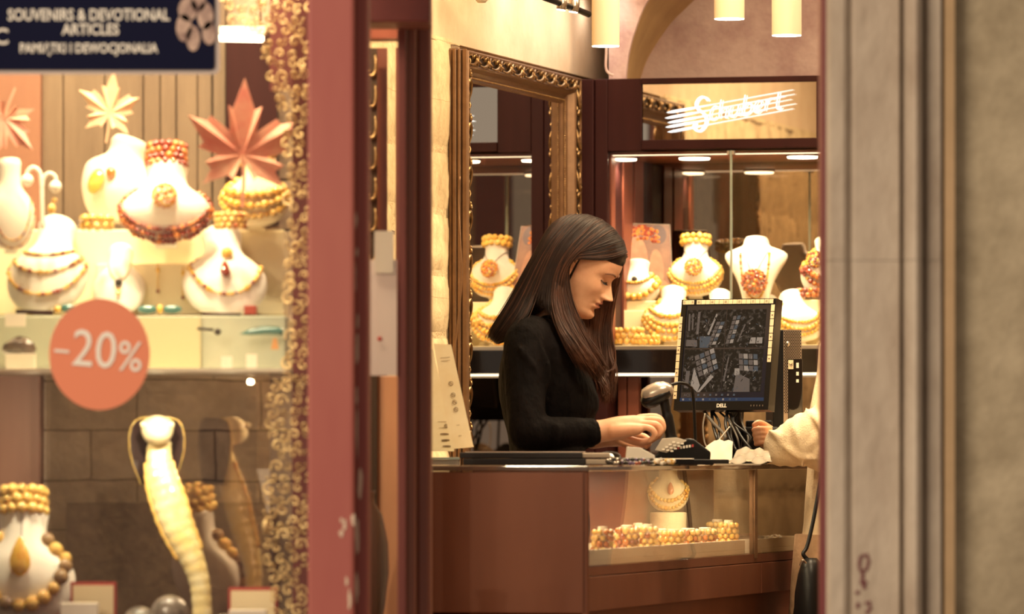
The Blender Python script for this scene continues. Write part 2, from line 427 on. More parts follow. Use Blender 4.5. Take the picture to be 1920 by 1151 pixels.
# moulded pilaster profile in plan (px, depth)
prof = [(1551, 11.08), (1551, 10.97), (1556, 10.94), (1582, 10.94), (1590, 10.948), (1594, 10.958), (1598, 10.953), (1602, 10.95), (1686, 10.950), (1690, 10.972), (1695, 10.962), (1700, 10.93),
        (1706, 10.915), (1716, 10.91), (1724, 10.92), (1729, 10.945), (1732, 10.972), (1736, 10.955), (1742, 10.95), (1764, 10.95), (1769, 10.98), (1770, 11.6)]
for name, z0, z1 in (('wall_pilaster_block', 1.4605, 3.6), ('wall_pilaster_block', -0.25, 1.4595)):
    b = MB(); b.rings([[Vector((xp(px, 10.95), y, z)) for px, y in prof] for z in (z0, z0 + 0.004, z1 - 0.004, z1)])
    struct(b.build(name, stone_pil))
b = MB(); fbox(b, 1771, 2600, 10.985, 11.6); struct(b.build('wall_street', wall_st))
b = MB(); fbox(b, 1771, 1790, 10.95, 10.99); struct(b.build('trim_street', mat('warm_ochre_edge', (0.50, 0.33, 0.18), 0.9, c2=(0.42, 0.28, 0.15), nscale=8)))
# graffiti marks in dark red on the pilaster
gm = mat('maroon_marker', (0.16, 0.05, 0.05), 0.8)
b = MB()
def stroke(pts, r=0.0045, Y=10.952): b.tube([P(x, y, Y) for x, y in pts], r, 6, flat=1)
for s_ in ([(1614, 1043), (1626, 1040), (1629, 1052), (1625, 1068), (1613, 1070), (1611, 1058), (1614, 1043)],
           [(1618, 1072), (1617, 1090), (1622, 1104)], [(1612, 1092), (1626, 1092)],
           [(1608, 1140), (1610, 1130)], [(1622, 1132), (1630, 1128), (1632, 1140), (1624, 1151)], [(1604, 1112), (1612, 1110)]):
    stroke(s_)
tag(b.build('graffiti_mark', gm), 'maroon scrawled graffiti letters low on the limestone pilaster', 'graffiti')
# red jamb between pilaster and doorway
b = MB(); b.box(xp(1535, 11.10), xp(1556, 10.99), 10.99, 11.10, -0.25, 3.6); b.box(xp(1545, 11.4), xp(1700, 11.4), 11.1, 11.4, -.25, 3.6)
struct(b.build('trim_1', mat('plum_red_paint', (0.155, 0.030, 0.036), 0.5, c2=(0.20, 0.042, 0.048), nscale=4, stretch=(1, 1, .2))))

# shop window frame (camera's left): broad worn red post, its side, dark inner posts
b = MB()
fbox(b, 577, 664, 11.10, 11.30); 
o = struct(b.build('window_1', M['paint_red'], bevel=0.006))
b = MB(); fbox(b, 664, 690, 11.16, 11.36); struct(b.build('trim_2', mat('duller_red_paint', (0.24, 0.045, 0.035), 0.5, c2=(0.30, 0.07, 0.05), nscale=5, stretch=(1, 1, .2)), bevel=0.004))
# chipped paint down the post's edge
b = MB(); rr = random.Random(11)
for px, py, h, wd in [(668, 655, 70, 6), (667, 745, 40, 5), (674, 905, 60, 9), (668, 1005, 70, 10), (662, 975, 30, 8), (667, 1100, 60, 8), (646, 985, 26, 8), (640, 1000, 14, 10), (655, 1125, 40, 7),
                     (666, 410, 34, 6), (668, 470, 20, 5), (664, 520, 60, 4), (640, 770 + 205, 10, 5), (650, 1090, 18, 6), (668, 810, 110, 4), (669, 600, 30, 4)]:
    pl = []
    n = 14
    for i in range(n):
        a = 2 * math.pi * i / n; q = rr.uniform(0.65, 1.15)
        pl.append((xp(px, 11.10) + math.cos(a) * wd * .5 * q * 11.1 / F, Zp(py, 11.10) + math.sin(a) * h * .5 * q * 11.1 / F))
    b.prism(pl, 11.0985 if px < 664 else 11.1585, 11.1015 if px < 664 else 11.1615)
tag(b.build('paint_chip', M['chip']), 'pale patches where paint has flaked off the red window post', 'chipped paint', kind='stuff')
# door frame: dark inner posts seen in depth
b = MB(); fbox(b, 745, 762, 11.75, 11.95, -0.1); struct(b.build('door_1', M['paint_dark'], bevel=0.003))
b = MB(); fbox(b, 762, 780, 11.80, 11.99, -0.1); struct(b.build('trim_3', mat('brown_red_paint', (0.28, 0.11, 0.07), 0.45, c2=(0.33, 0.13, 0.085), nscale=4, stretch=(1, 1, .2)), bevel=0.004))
b = MB(); fbox(b, 780, 808, 11.85, 12.05, -0.1); struct(b.build('trim_4', mat('deep_red_paint', (0.21, 0.075, 0.05), 0.45, c2=(0.26, 0.095, 0.062), nscale=4, stretch=(1, 1, .2)), bevel=0.008))  # one even brown red, slightly darker than the post beside it
# head rails above the side light
b = MB(); b.box(xp(690, 11.6), xp(808, 11.6), 11.55, 11.75, Zp(45, 11.6), 3.5); struct(b.build('trim_5', M['paint_dark'], bevel=0.004))
b = MB(); b.box(xp(690, 11.9), xp(762, 11.9), 11.9, 12.0, Zp(72, 11.9), Zp(48, 11.9)); struct(b.build('trim_6', M['wood_red']))
# wall over the doorway, out of the frame
struct(MB().box(-2.2, 1.9, 11.3, 11.6, 2.75, 3.6).build('wall_front', wall_st))
struct(MB().box(-6, xp(-60, 11.4), 11.1, 11.5, -0.25, 3.6).build('wall_front_far', wall_st))

# ================================================================ GILT FRAMED MIRROR ON THE SIDE WALL
PR = 0.052
vf0, vf1 = v_at(878, PR), v_at(1092, PR)
fz1 = Zp(90, Yuv(PR, vf0)); fz0 = 0.62; BW = 0.078
mt = thing('wall_mirror', 'tall gilt framed mirror with carved scroll border hanging on the side wall', 'mirror', tuple(W(0, (vf0 + vf1) / 2, fz0)))
MB().box(0.004, 0.010, vf0 + BW * .8, vf1 - BW * .8, fz0 + BW * .8, fz1 - BW * .8, T=RM).build('mirror_pane', M['mirror'], mt)
# profile: (inset from outer edge, height off wall)
prof = [(0, 0), (0, PR * .45), (0.004, PR * .5), (0.004, PR * .9), (0.007, PR), (0.010, PR), (0.013, PR * .93), (0.038, PR * .80), (0.042, PR * .88), (0.046, PR * .80), (0.052, PR * .45), (0.060, PR * .34),
        (0.064, PR * .40), (0.068, PR * .33), (0.073, PR * .30), (BW, PR * .18), (BW, 0)]
def frame_ring(ins, h): return [W(h, vf0 + ins, fz0 + ins), W(h, vf1 - ins, fz0 + ins), W(h, vf1 - ins, fz1 - ins), W(h, vf0 + ins, fz1 - ins)]
b = MB(); rgs = [frame_ring(i, h) for i, h in prof]
for a in range(len(rgs) - 1):
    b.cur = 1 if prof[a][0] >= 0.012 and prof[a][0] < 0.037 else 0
    for j in range(4):
        k = (j + 1) % 4; b.add([rgs[a][j], rgs[a][k], rgs[a + 1][k], rgs[a + 1][j]], [(0, 1, 2, 3)])
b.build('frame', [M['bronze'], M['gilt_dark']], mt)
def scroll(b, T, s=1.0):
    """one acanthus motif, x along the member (-.06..06), y across (-.014...014), z out"""
    for pts, rs in (
        ([(-.050, .010, 0), (-.030, .013, .004), (-.008, .008, .006), (.004, -.004, .006), (-.004, -.012, .005), (-.014, -.009, .004), (-.013, -.002, .004)], [.0012, .003, .0048, .0050, .0045, .003, .002]),
        ([(.054, -.010, 0), (.036, -.013, .004), (.020, -.008, .006), (.012, .004, .006), (.020, .012, .005), (.029, .008, .004)], [.0012, .003, .0042, .0045, .0035, .002]),
        ([(-.058, -.006, .001), (-.044, -.012, .004), (-.030, -.008, .004), (-.026, -.001, .003)], [.001, .003, .003, .0015]),
        ([(.000, .013, .002), (.012, .0135, .003)], [.001, .003]), ([(.040, .001, .003), (.050, .006, .004), (.058, .004, .002)], [.0015, .0035, .002])):
        p2 = cr(pts, 3); n = len(p2); r2 = [interp([(i / (len(rs) - 1), r) for i, r in enumerate(rs)], j / (n - 1)) * s for j in range(n)]
        b.tube([Vector(p) * s for p in p2], r2, 6, T=T)
b = MB(); mid = 0.0255; hh = PR * .86; tilt = math.atan2(PR * .13, 0.025)
def place_row(p0, p1, inward, n):
    d = (p1 - p0); L = d.length; d.normalize(); out = UB.copy()
    for i in range(n):
        c = p0 + d * (L * (i + .5) / n)
        yv = (inward - out * 0).normalized()
        T = Matrix(((d.x, yv.x, out.x, c.x), (d.y, yv.y, out.y, c.y), (d.z, yv.z, out.z, c.z), (0, 0, 0, 1)))
        scroll(b, T)
c4 = [W(hh, vf0 + mid, fz0 + mid), W(hh, vf1 - mid, fz0 + mid), W(hh, vf1 - mid, fz1 - mid), W(hh, vf0 + mid, fz1 - mid)]
nz = round((fz1 - fz0) / 0.118); nv = round((vf1 - vf0) / 0.118)
place_row(c4[3], c4[2], Vector((0, 0, -1)), nv); place_row(c4[2], c4[1], -VL, nz); place_row(c4[0], c4[3], VL, nz)
b.build('carved_scrolls', M['gilt'], mt, smooth=True)
b = MB()
for z_ in [fz0 + .07 + i * .0062 for i in range(int((fz1 - fz0 - .13) / .0062))]:
    b.sphere(W(PR * .38, vf1 - .0665, z_), .0026, 6, 4)
for v_ in [vf0 + .07 + i * .0062 for i in range(int((vf1 - vf0 - .13) / .0062))]:
    b.sphere(W(PR * .38, v_, fz1 - .0665), .0026, 6, 4)
b.build('beading', M['gilt'], mt, smooth=True)
# bronze side moulding that faces the street, with a cable tucked behind
b = MB()
for u0, u1, dv in ((0.002, 0.012, .008), (0.014, 0.024, .016), (0.025, 0.034, .010), (0.036, 0.050, .003)):
    b.box(u0, u1, vf0 - dv, vf0 + .002, fz0, fz1 - .002, T=RM)
b.build('side_moulding', M['bronze'], mt, bevel=0.003)
pts = [P(862, 330, Yuv(0, vf0) - .05), P(860, 380, Yuv(0, vf0) - .05), P(863, 450, Yuv(0, vf0) - .06), P(866, 520, Yuv(0, vf0) - .06), P(859, 600, Yuv(0, vf0) - .06), P(851, 680, Yuv(0, vf0) - .06), P(848, 800, Yuv(0, vf0) - .06)]
tag(MB().tube(cr(pts, 6), 0.003, 6).build('cable', M['bronze'], smooth=True), 'thin brown cable trailing down beside the gilt mirror frame', 'cable')

# ================================================================ DISPLAY CABINET ON THE BACK WALL
VC = -0.20; VM = 0.33
YC = Yuv(0.3, VC)
zz = lambda py: Zp(py, YC)
uP0, uP1, uP2, uEnd = u_at(1095, VC), u_at(1139, VC), u_at(1203, VC), 2.2
zt = zz(146)
cab = thing('display_cabinet', 'dark mahogany wall cabinet with lit mirrored jewellery niche along the back wall', 'cabinet', tuple(W(0.8, VC, 0)))
b = MB(); b.box(0.012, uP0 + .028, VC - .005, VM + .02, 0, zt, T=RM); b.box(uP0 + .030, uP1, VC, VM + .02, 0, zt, T=RM)
b.build('side_post', M['wood_dark'], cab, bevel=0.003)
b = MB(); uS1 = u_at(1531, VC)
b.box(uP1, uP2, VC, VM, zz(282), zt, T=RM)                                 # header block
b.box(uP2, uEnd, VC - .004, VC + .06, zz(157), zt, T=RM); b.box(uP2, uEnd, VC - .004, VC + .06, zz(280), zz(262), T=RM)
b.box(uS1, uEnd, VC - .004, VC + .06, zz(262), zz(157), T=RM); b.box(uP2, uEnd, VC + .02, VM, zz(272), zt, T=RM)
b.build('header', M['wood_dark'], cab, bevel=0.002)
MB().box(uP2 + .002, uS1, VC + .008, VC + .014, zz(262), zz(157), T=RM).build('header_mirror', M['mirror'], cab)
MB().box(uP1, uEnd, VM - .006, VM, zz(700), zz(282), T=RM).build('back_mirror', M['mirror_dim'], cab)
b = MB(); b.box(uP1, uEnd, VC + .03, VM, zz(288), zz(283), T=RM); b.build('niche_ceiling', M['wood_red'], cab)
MB().box(uP1 + .004, uEnd, VC + .035, VC + .05, zz(289.5), zz(288), T=RM).build('light_strip', M['glow_strip'], cab)
# reddish lining post inside the niche
for p0_, p1_ in ((1143, 1150), (1166, 1183), (1187, 1203)):
    MB().box(uP1, uP1 + .006, v_at(p0_, uP1), v_at(p1_, uP1), zz(640), zz(288), T=RM).build('lining_post', M['wood_red'], cab, bevel=.001)
# lit cream shelves, a low one in front and a raised one behind
zlow, zup = zz(647), zz(560)
MB().box(uP1, uEnd, VC + .01, VM - .006, zlow - .012, zlow, T=RM).build('lower_shelf', M['cream'], cab)
MB().box(uP1, uEnd, VC + .20, VM - .006, zlow, zup, T=RM).build('raised_step', M['cream'], cab, bevel=.003)
MB().box(uP1, uEnd, VC, VC + .03, zz(700), zz(655), T=RM).build('shelf_apron', M['black_gloss'], cab)
MB().box(uP1, uEnd, VC + .002, VC + .012, zlow - .018, zlow - .002, T=RM).build('shelf_edge', M['metal'], cab)
MB().box(uP1, uEnd, VC, VC + .02, zz(704), zz(699), T=RM).build('lower_rail', M['glow_strip'], cab)
# lower case: reddish panels and dim mirrored back
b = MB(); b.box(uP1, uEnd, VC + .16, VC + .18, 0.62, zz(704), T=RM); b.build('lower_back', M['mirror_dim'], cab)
b = MB()
for px0, px1 in ((1160, 1176), (1178, 1199)): b.box(u_at(px0, VC + .1), u_at(px1, VC + .1), VC + .09, VC + .12, 0.62, zz(704), T=RM)
b.build('lower_mullion', M['wood_red'], cab, bevel=.002)
MB().box(uP1, uEnd, VC, VM, 0, 0.62, T=RM).build('plinth', M['wood_counter'], cab)
# frameless sliding glass doors meeting at a thin joint with clips
uj = u_at(1370, VC)
for u0, u1 in ((uP1 + .001, uj - .0015), (uj + .0015, uEnd)):
    g = MB().box(u0, u1, VC + .004, VC + .009, zlow, zz(283), T=RM).build('door', M['glass'], cab)
    e = uj - .0015 if u1 < uj else uj + .0015
    MB().box(e - .0012, e + .0012, VC + .0035, VC + .0095, zlow, zz(283), T=RM).build('polished_edge', M['glass_edge'], g)
    s_ = -1 if u1 < uj else 1
    MB().box(e + s_ * .002, e + s_ * .009, VC - .003, VC + .014, zz(291), zz(284), T=RM).build('clip', M['metal'], g, bevel=.001)
# puck lights under the niche ceiling
def puck(px, dv):
    u = u_at(px, VC + dv); T = Matrix.Translation(W(u, VC + dv, 0))
    pk = MB().lathe([(.046, zz(288)), (.046, zz(291.5)), (.043, zz(293))], 28, T=T).build('puck_light', M['bronze'], cab, smooth=True, auto=True)
    MB().lathe([(.043, zz(293)), (.041, zz(296))], 28, T=T).build('diffuser', M['glow'], pk, smooth=True, auto=True)
    spot('puck_lamp', W(u, VC + dv, zz(300)), W(u, VC + dv + .03, 0), 15 if px != 1165 else 5, (1, .82, .54), 150, 0.9, .03)
for px, dv in ((1302, .11), (1505, .11), (1165, .11)): puck(px, dv)
for u in (u_at(1505, VC) + .24, u_at(1505, VC) + .45):
    T = Matrix.Translation(W(u, VC + .11, 0))
    pk = MB().lathe([(.046, zz(288)), (.046, zz(291.5)), (.043, zz(293))], 28, T=T).build('puck_light', M['bronze'], cab, smooth=True)

# neon sign on the header mirror
ns = thing('neon_sign', 'white neon Schubert lettering across slanted stave lines on the header mirror', 'sign', tuple(W(u_at(1370, VC), VC, zz(260))))
YN = lambda px: Yuv(u_at(px, VC), VC) - 0.003
def NP(x, y): return P(x, y, YN(x))
b = MB()
for (x0, y0), (x1, y1) in (((1250, 211), (1487, 168)), ((1247, 221.5), (1490, 176)), ((1252, 230), (1484, 186)), ((1248, 238.5), (1492, 194)), ((1252, 247.5), (1487, 203.5))):
    n = 22; pts = [(lerp(x0, x1, i / n), lerp(y0, y1, i / n)) for i in range(n + 1)]
    rs = [interp([(0, .0008), (.05, .0028), (.16, .0028), (.22, .0016), (.35, .0006), (.9, .0006), (1, .0004)], i / n) for i in range(n + 1)]
    b.tube([NP(*p) for p in pts], rs, 8)
b.build('stave_line', M['neon'], ns, smooth=True)
L = [
 ([(1327, 189), (1322, 183), (1314, 182), (1307, 188), (1304, 197), (1308, 205), (1316, 211), (1322, 219), (1323, 230), (1318, 240), (1310, 246), (1303, 243), (1300, 236), (1304, 231)], .0034),
 ([(1345, 200), (1340, 199), (1334, 205), (1331, 214), (1332, 223), (1337, 225), (1344, 219)], .0016),
 ([(1352, 187), (1350, 200), (1348, 222)], .0018), ([(1349, 212), (1355, 203), (1361, 201), (1362, 208), (1360, 220), (1363, 221)], .0016),
 ([(1371, 199), (1368, 212), (1370, 219), (1376, 218), (1383, 208), (1385, 197)], .0017), ([(1385, 197), (1382, 213), (1386, 217)], .0016),
 ([(1397, 178), (1394, 196), (1391, 214), (1397, 216), (1405, 210), (1409, 202), (1407, 195), (1401, 194), (1394, 203)], .0019),
 ([(1415, 204), (1421, 202), (1427, 196), (1427, 190), (1421, 189), (1415, 197), (1414, 208), (1419, 212), (1427, 206)], .0016),
 ([(1437, 186), (1435, 198), (1433, 208)], .0017), ([(1435, 196), (1440, 188), (1446, 184), (1450, 187)], .0016),
 ([(1460, 173), (1457, 190), (1456, 201), (1459, 205), (1465, 202)], .0018), ([(1450, 184), (1460, 182), (1469, 180)], .0015)]
for pts, r in L:
    b = MB(); b.tube([NP(x, y) + Vector((0, -.003, 0)) for x, y, _ in cr([(x, y, 0) for x, y in pts], 4)], r * .72, 8)
    b.build('letter_stroke', M['neon'], ns, smooth=True)

# pendants
def pendant(px, pyb, Y, rpx, label, pw):
    r = rpx * Y / F; c = P(px, pyb, Y)
    t = thing('pendant_lamp', label, 'lamp', tuple(c), group=None)
    T = Matrix.Translation(c)
    MB().lathe([(r, 0), (r, .42), (r * .94, .42), (r * .94, .002)], 40, T=T, cap=False).build('shade', M['lamp_shade'], t, smooth=True, auto=True)
    MB().lathe([(r * .97, -.002), (r * .97, .003)], 32, T=T).build('diffuser', M['glow'], t, smooth=False)
    MB().tube([c + Vector((0, 0, .41)), Vector((c.x, c.y, CEIL))], .003, 6).build('cord', M['cord'], t)
    MB().lathe([(r * .9, .41), (r * .5, .425), (.006, .43)], 20, T=T).build('cap', M['lamp_shade'], t, smooth=True, auto=True)
    spot('pendant_light', c - Vector((0, 0, .012)), c - Vector((0, 0, 1)), pw, WARM2, 120, .8, .03)
pendant(1135.5, 86, 14.6, 26, 'cream tube pendant lamp in front of the side wall and track light', 26)
pendant(1367.5, 35, 15.0, 28.5, 'shortest visible cream tube pendant lamp over the counter, middle of three', 20)
pendant(1475, 66, 14.4, 28, 'cream tube pendant lamp next to the red door jamb', 24)

# track spotlights over the gilt mirror
tr = thing('track_light', 'dark ceiling track with small silver spotlights above the gilt mirror', 'track light', tuple(P(1000, -10, 14.9)))
MB().tube([P(880, -60, 14.8), P(1000, -12, 15.0), P(1080, 17, 15.15), P(1104, 27, 15.2)], .0085, 10).build('track', M['black'], tr, smooth=True)
for px, py, Y in ((1053, -6, 15.1), (1076, -2, 15.14)):
    s_ = MB().tube([P(px, py - 14, Y), P(px + 1, py + 12, Y), P(px - 1, py + 24, Y)], [.012, .014, .0125], 14).build('spot_head', M['metal'], tr, smooth=True)
    MB().tube([P(px - 1, py + 24, Y), P(px - 1.2, py + 25.5, Y)], [.0115, .0115], 14).build('lens', M['glow'], s_)
MB().lathe([(.010, -.012), (.020, 0), (.020, .01)], 16, T=Matrix.Translation(P(903, -4, 14.7))).build('spot_head', M['lamp_shade'], tr, smooth=True)
for v_ in (-.85, -.55, -.25, .0): spot('track_and_fill_light', W(.16 if v_ < 0 else .06, v_, Zp(-34, 15.7)), W(.0, v_, Zp(60, 15.7)), 2.4 if v_ < 0 else .7, (1, .96, .90), 160, 1, .10 if v_ < 0 else .03)  # last one added to brighten the dark pocket behind the rib
# conduit running down the plaster into the cabinet top
tag(MB().tube(cr([P(1136, 40, 15.9), P(1137, 90, 15.9), P(1136, 125, 15.9), P(1141, 137, 15.9), P(1150, 141, 15.9)], 5), .0035, 8).build('conduit', M['plaster_mauve'], smooth=True),
    'thin painted conduit running down the plaster corner to the cabinet top', 'conduit')

# ================================================================ SALES COUNTER
YK = 12.75; XC = (1101 - 960) * YK / F       # front corner of the counter
def CW(a, c, z): return Vector((XC, YK, 0)) + UB * a + VL * c + Vector((0, 0, z))     # a along front face (negative to the left), c into the depth
CT = Matrix(((CS, SN, 0, XC), (-SN, CS, 0, YK), (0, 0, 1, 0), (0, 0, 0, 1)))
def c_at(px, a=0.0):
    k = (px - 960) / F; return (k * (YK - SN * a) - XC - CS * a) / (SN - k * CS)
def YCW(a, c): return YK - SN * a + CS * c
ztop = Zp(873, YK)
zgb = Zp(1063, YK); zdb = Zp(1151, YK)
SW = .27   # width of the side run
cEnd = c_at(1527)
ct = thing('sales_counter', 'brown veneer sales counter with glass display side and polished dark top', 'counter', tuple(CW(-.3, .3, 0)))
b = MB(); b.box(-.42, 0.004, -0.004, 0.80, ztop - .012, ztop, T=CT); b.box(-SW, 0.004, 0.79, cEnd, ztop - .012, ztop, T=CT)
b.build('countertop', mat('polished_brown_top', (0.10, 0.06, 0.045), 0.06, coat=1.0), ct, bevel=.002)
b = MB(); b.box(-.42, -.0, 0, .02, zdb, ztop - .013, T=CT); b.box(-.42, -SW - .002, .02, .76, zdb, zdb + .3, T=CT)
b.build('front_panel', M['wood_counter'], ct, bevel=.003)
b = MB(); b.box(-.012, .001, .0, .012, 0.0, ztop - .013, T=CT); b.build('corner_post', M['wood_counter'], ct, bevel=.002)
b = MB(); b.box(-SW, -.001, .014, cEnd, zgb - .02, zgb, T=CT); b.build('case_floor', M['wood_counter'], ct)
cdv = c_at(1414)
glp = MB().box(-.004, 0.0, .012, cdv, zgb, ztop - .013, T=CT).build('side_glass', M['glass'], ct)
MB().box(-.004, 0.0, cdv + .03, cEnd, zgb, ztop - .013, T=CT).build('side_glass', M['glass'], ct)
MB().box(-SW, -SW+.005, .012, cEnd, zgb, ztop - .013, T=CT).build('inner_panel', M['wood_red'], ct)
MB().box(-.012, .002, cdv, cdv + .03, zgb - .01, ztop - .013, T=CT).build('divider', M['bronze'], ct)
for c0, c1 in ((.018, c_at(1428) - .004), (c_at(1428) + .004, cEnd)):
    d = MB().box(-.02, .0, c0, c1, zdb + .004, zgb - .022, T=CT).build('drawer_panel', M['wood_counter'], ct, bevel=.002)
MB().box(-SW, -.022, .02, cEnd, .08, zgb - .02, T=CT).build('carcass', M['wood_counter'], ct)
MB().box(-.41, -.03, .03, .40, 0, zdb, T=CT).build('plinth', M['wood_dark'], ct)
area('case_light', CW(-.09, .9, ztop - .02), CW(-.09, .9, 0), .04, 1.5, 5.5, (1, .80, .5)).rotation_euler = (0, 0, -TH)
# ================================================================ JEWELLERY BUILDERS
DISH = [(0, .22), (.03, .46), (.08, .66), (.16, .83), (.28, .96), (.40, 1.0), (.50, .96), (.60, .80), (.67, .62), (.74, .49), (.82, .44), (.92, .45), (1, .48)]
SHOULD = [(0, .42), (.25, .55), (.5, .78), (.64, .95), (.72, 1.0), (.78, .97), (.83, .80), (.87, .55), (.91, .43), (.97, .40), (1, .38)]
TALL = [(0, .50), (.1, .70), (.3, .92), (.5, 1.0), (.62, .97), (.70, .80), (.76, .58), (.82, .48), (.9, .47), (.97, .50), (1, .46)]
DEP = [(0, .05), (.15, .16), (.35, .26), (.55, .27), (.70, .24), (.85, .23), (1, .25)]
class Bust:
    def __init__(s, px, pyb, Y, wpx, hpx, label, group, m='bust_white', shape=DISH, lean=-12, yaw=0, roll=0, dep=1.0, base=None, name='necklace_bust'):
        s.Wd = wpx * Y / F; s.H = hpx * Y / F / math.cos(R(lean)); s.shape = shape; s.dep = dep
        s.loc = P(px, pyb, Y); s.rot = (R(lean), R(roll), R(yaw)); s.label = label
        s.t = thing(name, label, 'jewellery bust', s.loc, group, local=True, rot=s.rot)
        n = 30; rings = []
        ts = [i / 26 for i in range(27)]
        for t in ts:
            hw = sm_interp(shape, t) * s.Wd / 2; fd = sm_interp(DEP, t) * s.Wd * dep; z = t * s.H
            bd = min(fd * .6, .12 * s.Wd)
            rings.append([Vector((hw * math.cos(a), -fd * math.sin(a) if math.sin(a) > 0 else -bd * math.sin(a), z)) for a in [2 * math.pi * j / n for j in range(n)]])
        last = rings[-1]; c = sum(last, Vector()) / n
        rings.append([c + (p - c) * .88 + Vector((0, 0, .004 * s.H / .1)) for p in last])
        MB().rings(rings).build('bust_form', m, s.t, smooth=True, auto=True)
        # little easel foot behind
        MB().box(-.12 * s.Wd, .12 * s.Wd, .05 * s.Wd, .22 * s.Wd, -.002, .02 * s.H).build('foot', m, s.t)
    def front(s, x, z, off=0):
        t = max(0, min(1, z / s.H)); hw = sm_interp(s.shape, t) * s.Wd / 2; fd = sm_interp(DEP, t) * s.Wd * s.dep
        q = max(0, 1 - (x / hw) ** 2) if hw > 0 else 0
        return Vector((x, -fd * math.sqrt(q) - off, z))
    def curve(s, tt, tb, xf, n, p=2.0, off=0):
        out = []
        for i in range(n):
            a = -1 + 2 * i / (n - 1); z = s.H * (tb + (tt - tb) * abs(a) ** p)
            hw = sm_interp(s.shape, z / s.H) * s.Wd / 2
            x = math.sin(a * math.pi / 2) * s.Wd / 2 * xf; x = max(-hw * .99, min(hw * .99, x))
            out.append(s.front(x, z, off))
        return out
def resample(pts, step):
    out = [pts[0]]; acc = 0
    for a, b_ in zip(pts, pts[1:]):
        d = (b_ - a).length; pos = step - acc
        while pos <= d and d > 0:
            out.append(a.lerp(b_, pos / d)); pos += step
        acc = (acc + d) % step if d > 0 else acc
    return out
def necklace(bu, label, group, strands, mats, pend=None, cords=None, seed=0, name='amber_necklace', roll=None, cat='necklace', cordm='cord'):
    """strands: list of (t_top, t_bottom, xfrac, bead radius, size jitter). pend: list of (kind, x, z frac, size, mat)"""
    t = thing(name, label, cat, bu.loc, group, local=True, rot=bu.rot); q = random.Random(seed)
    for st in strands:
        tt, tb, xf, r, jit = st[:5]; el = st[5] if len(st) > 5 else 1
        r = r * bu.Wd
        b = MB(); pts = resample(bu.curve(tt, tb, xf, 60, off=r * .8), r * 1.75)
        for p in pts:
            b.cur = q.randrange(len(mats)); rr_ = r * q.uniform(1 - jit, 1 + jit)
            b.sphere(p, rr_, 9, 6, (1, 1, el))
        b.build('strand', mats, t, smooth=True)
    if roll:
        tz, rad, r, rows, rm = roll; b = MB(); r = r * bu.Wd
        for k in range(rows):
            m_ = int(2 * math.pi * rad * bu.Wd / (r * 1.8))
            for i in range(m_):
                a = 2 * math.pi * (i + .5 * (k % 2)) / m_
                b.cur = q.randrange(len(rm))
                b.sphere((math.cos(a) * rad * bu.Wd, -.06 * bu.Wd + math.sin(a) * rad * bu.Wd * .8, bu.H * tz + k * r * 1.6), r * q.uniform(.9, 1.12), 9, 6)
        b.build('bead_roll', rm, t, smooth=True)
    if cords:
        for xs, zt_, x1, z1 in cords:
            pts = [bu.front(lerp(xs * bu.Wd, x1 * bu.Wd, i / 10), bu.H * lerp(zt_, z1, i / 10), .0015) for i in range(11)]
            MB().tube(pts, .0009, 6).build('cord', cordm, t)
    for kind, x, z, size, pm in (pend or []):
        size *= bu.Wd; c = bu.front(x * bu.Wd, z * bu.H, size * .4)
        b = MB()
        if kind == 'flower':
            for i in range(46):
                th_ = math.acos(1 - 1.25 * (i + .5) / 46); ph = i * 2.399963
                d = Vector((math.sin(th_) * math.cos(ph), -math.cos(th_) * .55, math.sin(th_) * math.sin(ph)))
                b.cur = i % 2 if len(pm) > 1 else 0
                b.sphere(c + d * size, size * (.17 if i > 8 else .22), 7, 5)
        elif kind == 'drop':
            b.lathe([(0.001, 1.0), (.16, .82), (.36, .4), (.50, -.1), (.50, -.45), (.36, -.75), (.14, -.92), (.001, -.97)], 20, T=Matrix.Translation(c) @ Matrix.Diagonal((size, size * .55, size, 1)))
        elif kind == 'oval':
            b.sphere(c, size, 16, 10, (.62, .4, 1))
        elif kind == 'ball': b.sphere(c, size, 14, 9)
        b.build('pendant', pm, t, smooth=True)
    return t
def bead_ring(px, pyb, Y, rpx, beadpx, rows, mats, label, group, seed=0, tilt=0, name='amber_bracelet', cat='bracelet', squash=1, flat=False):
    rad = rpx * Y / F; r = beadpx * Y / F; q = random.Random(seed)
    t = thing(name, label, cat, P(px, pyb, Y), group, local=True, rot=(R(tilt), 0, R(q.uniform(0, 90))))
    for k in range(rows):
        b = MB(); n = max(6, int(2 * math.pi * rad / (r * 2.0)))
        for i in range(n):
            a = 2 * math.pi * (i + .5 * (k % 2)) / n; b.cur = q.randrange(len(mats))
            b.sphere((math.cos(a) * rad, math.sin(a) * rad * squash, r + k * r * 1.75), r * q.uniform(.92, 1.1), 9, 6)
        b.build('bead_row', mats, t, smooth=True)
    return t

# ================================================================ SHOP WINDOW (behind the street glass)
wd = thing('window_display', 'stepped jewellery display unit with cream risers behind the street window', 'display unit', (xp(250, 11.9), 11.9, 0.0))
zs = lambda py, Y: Zp(py, Y)
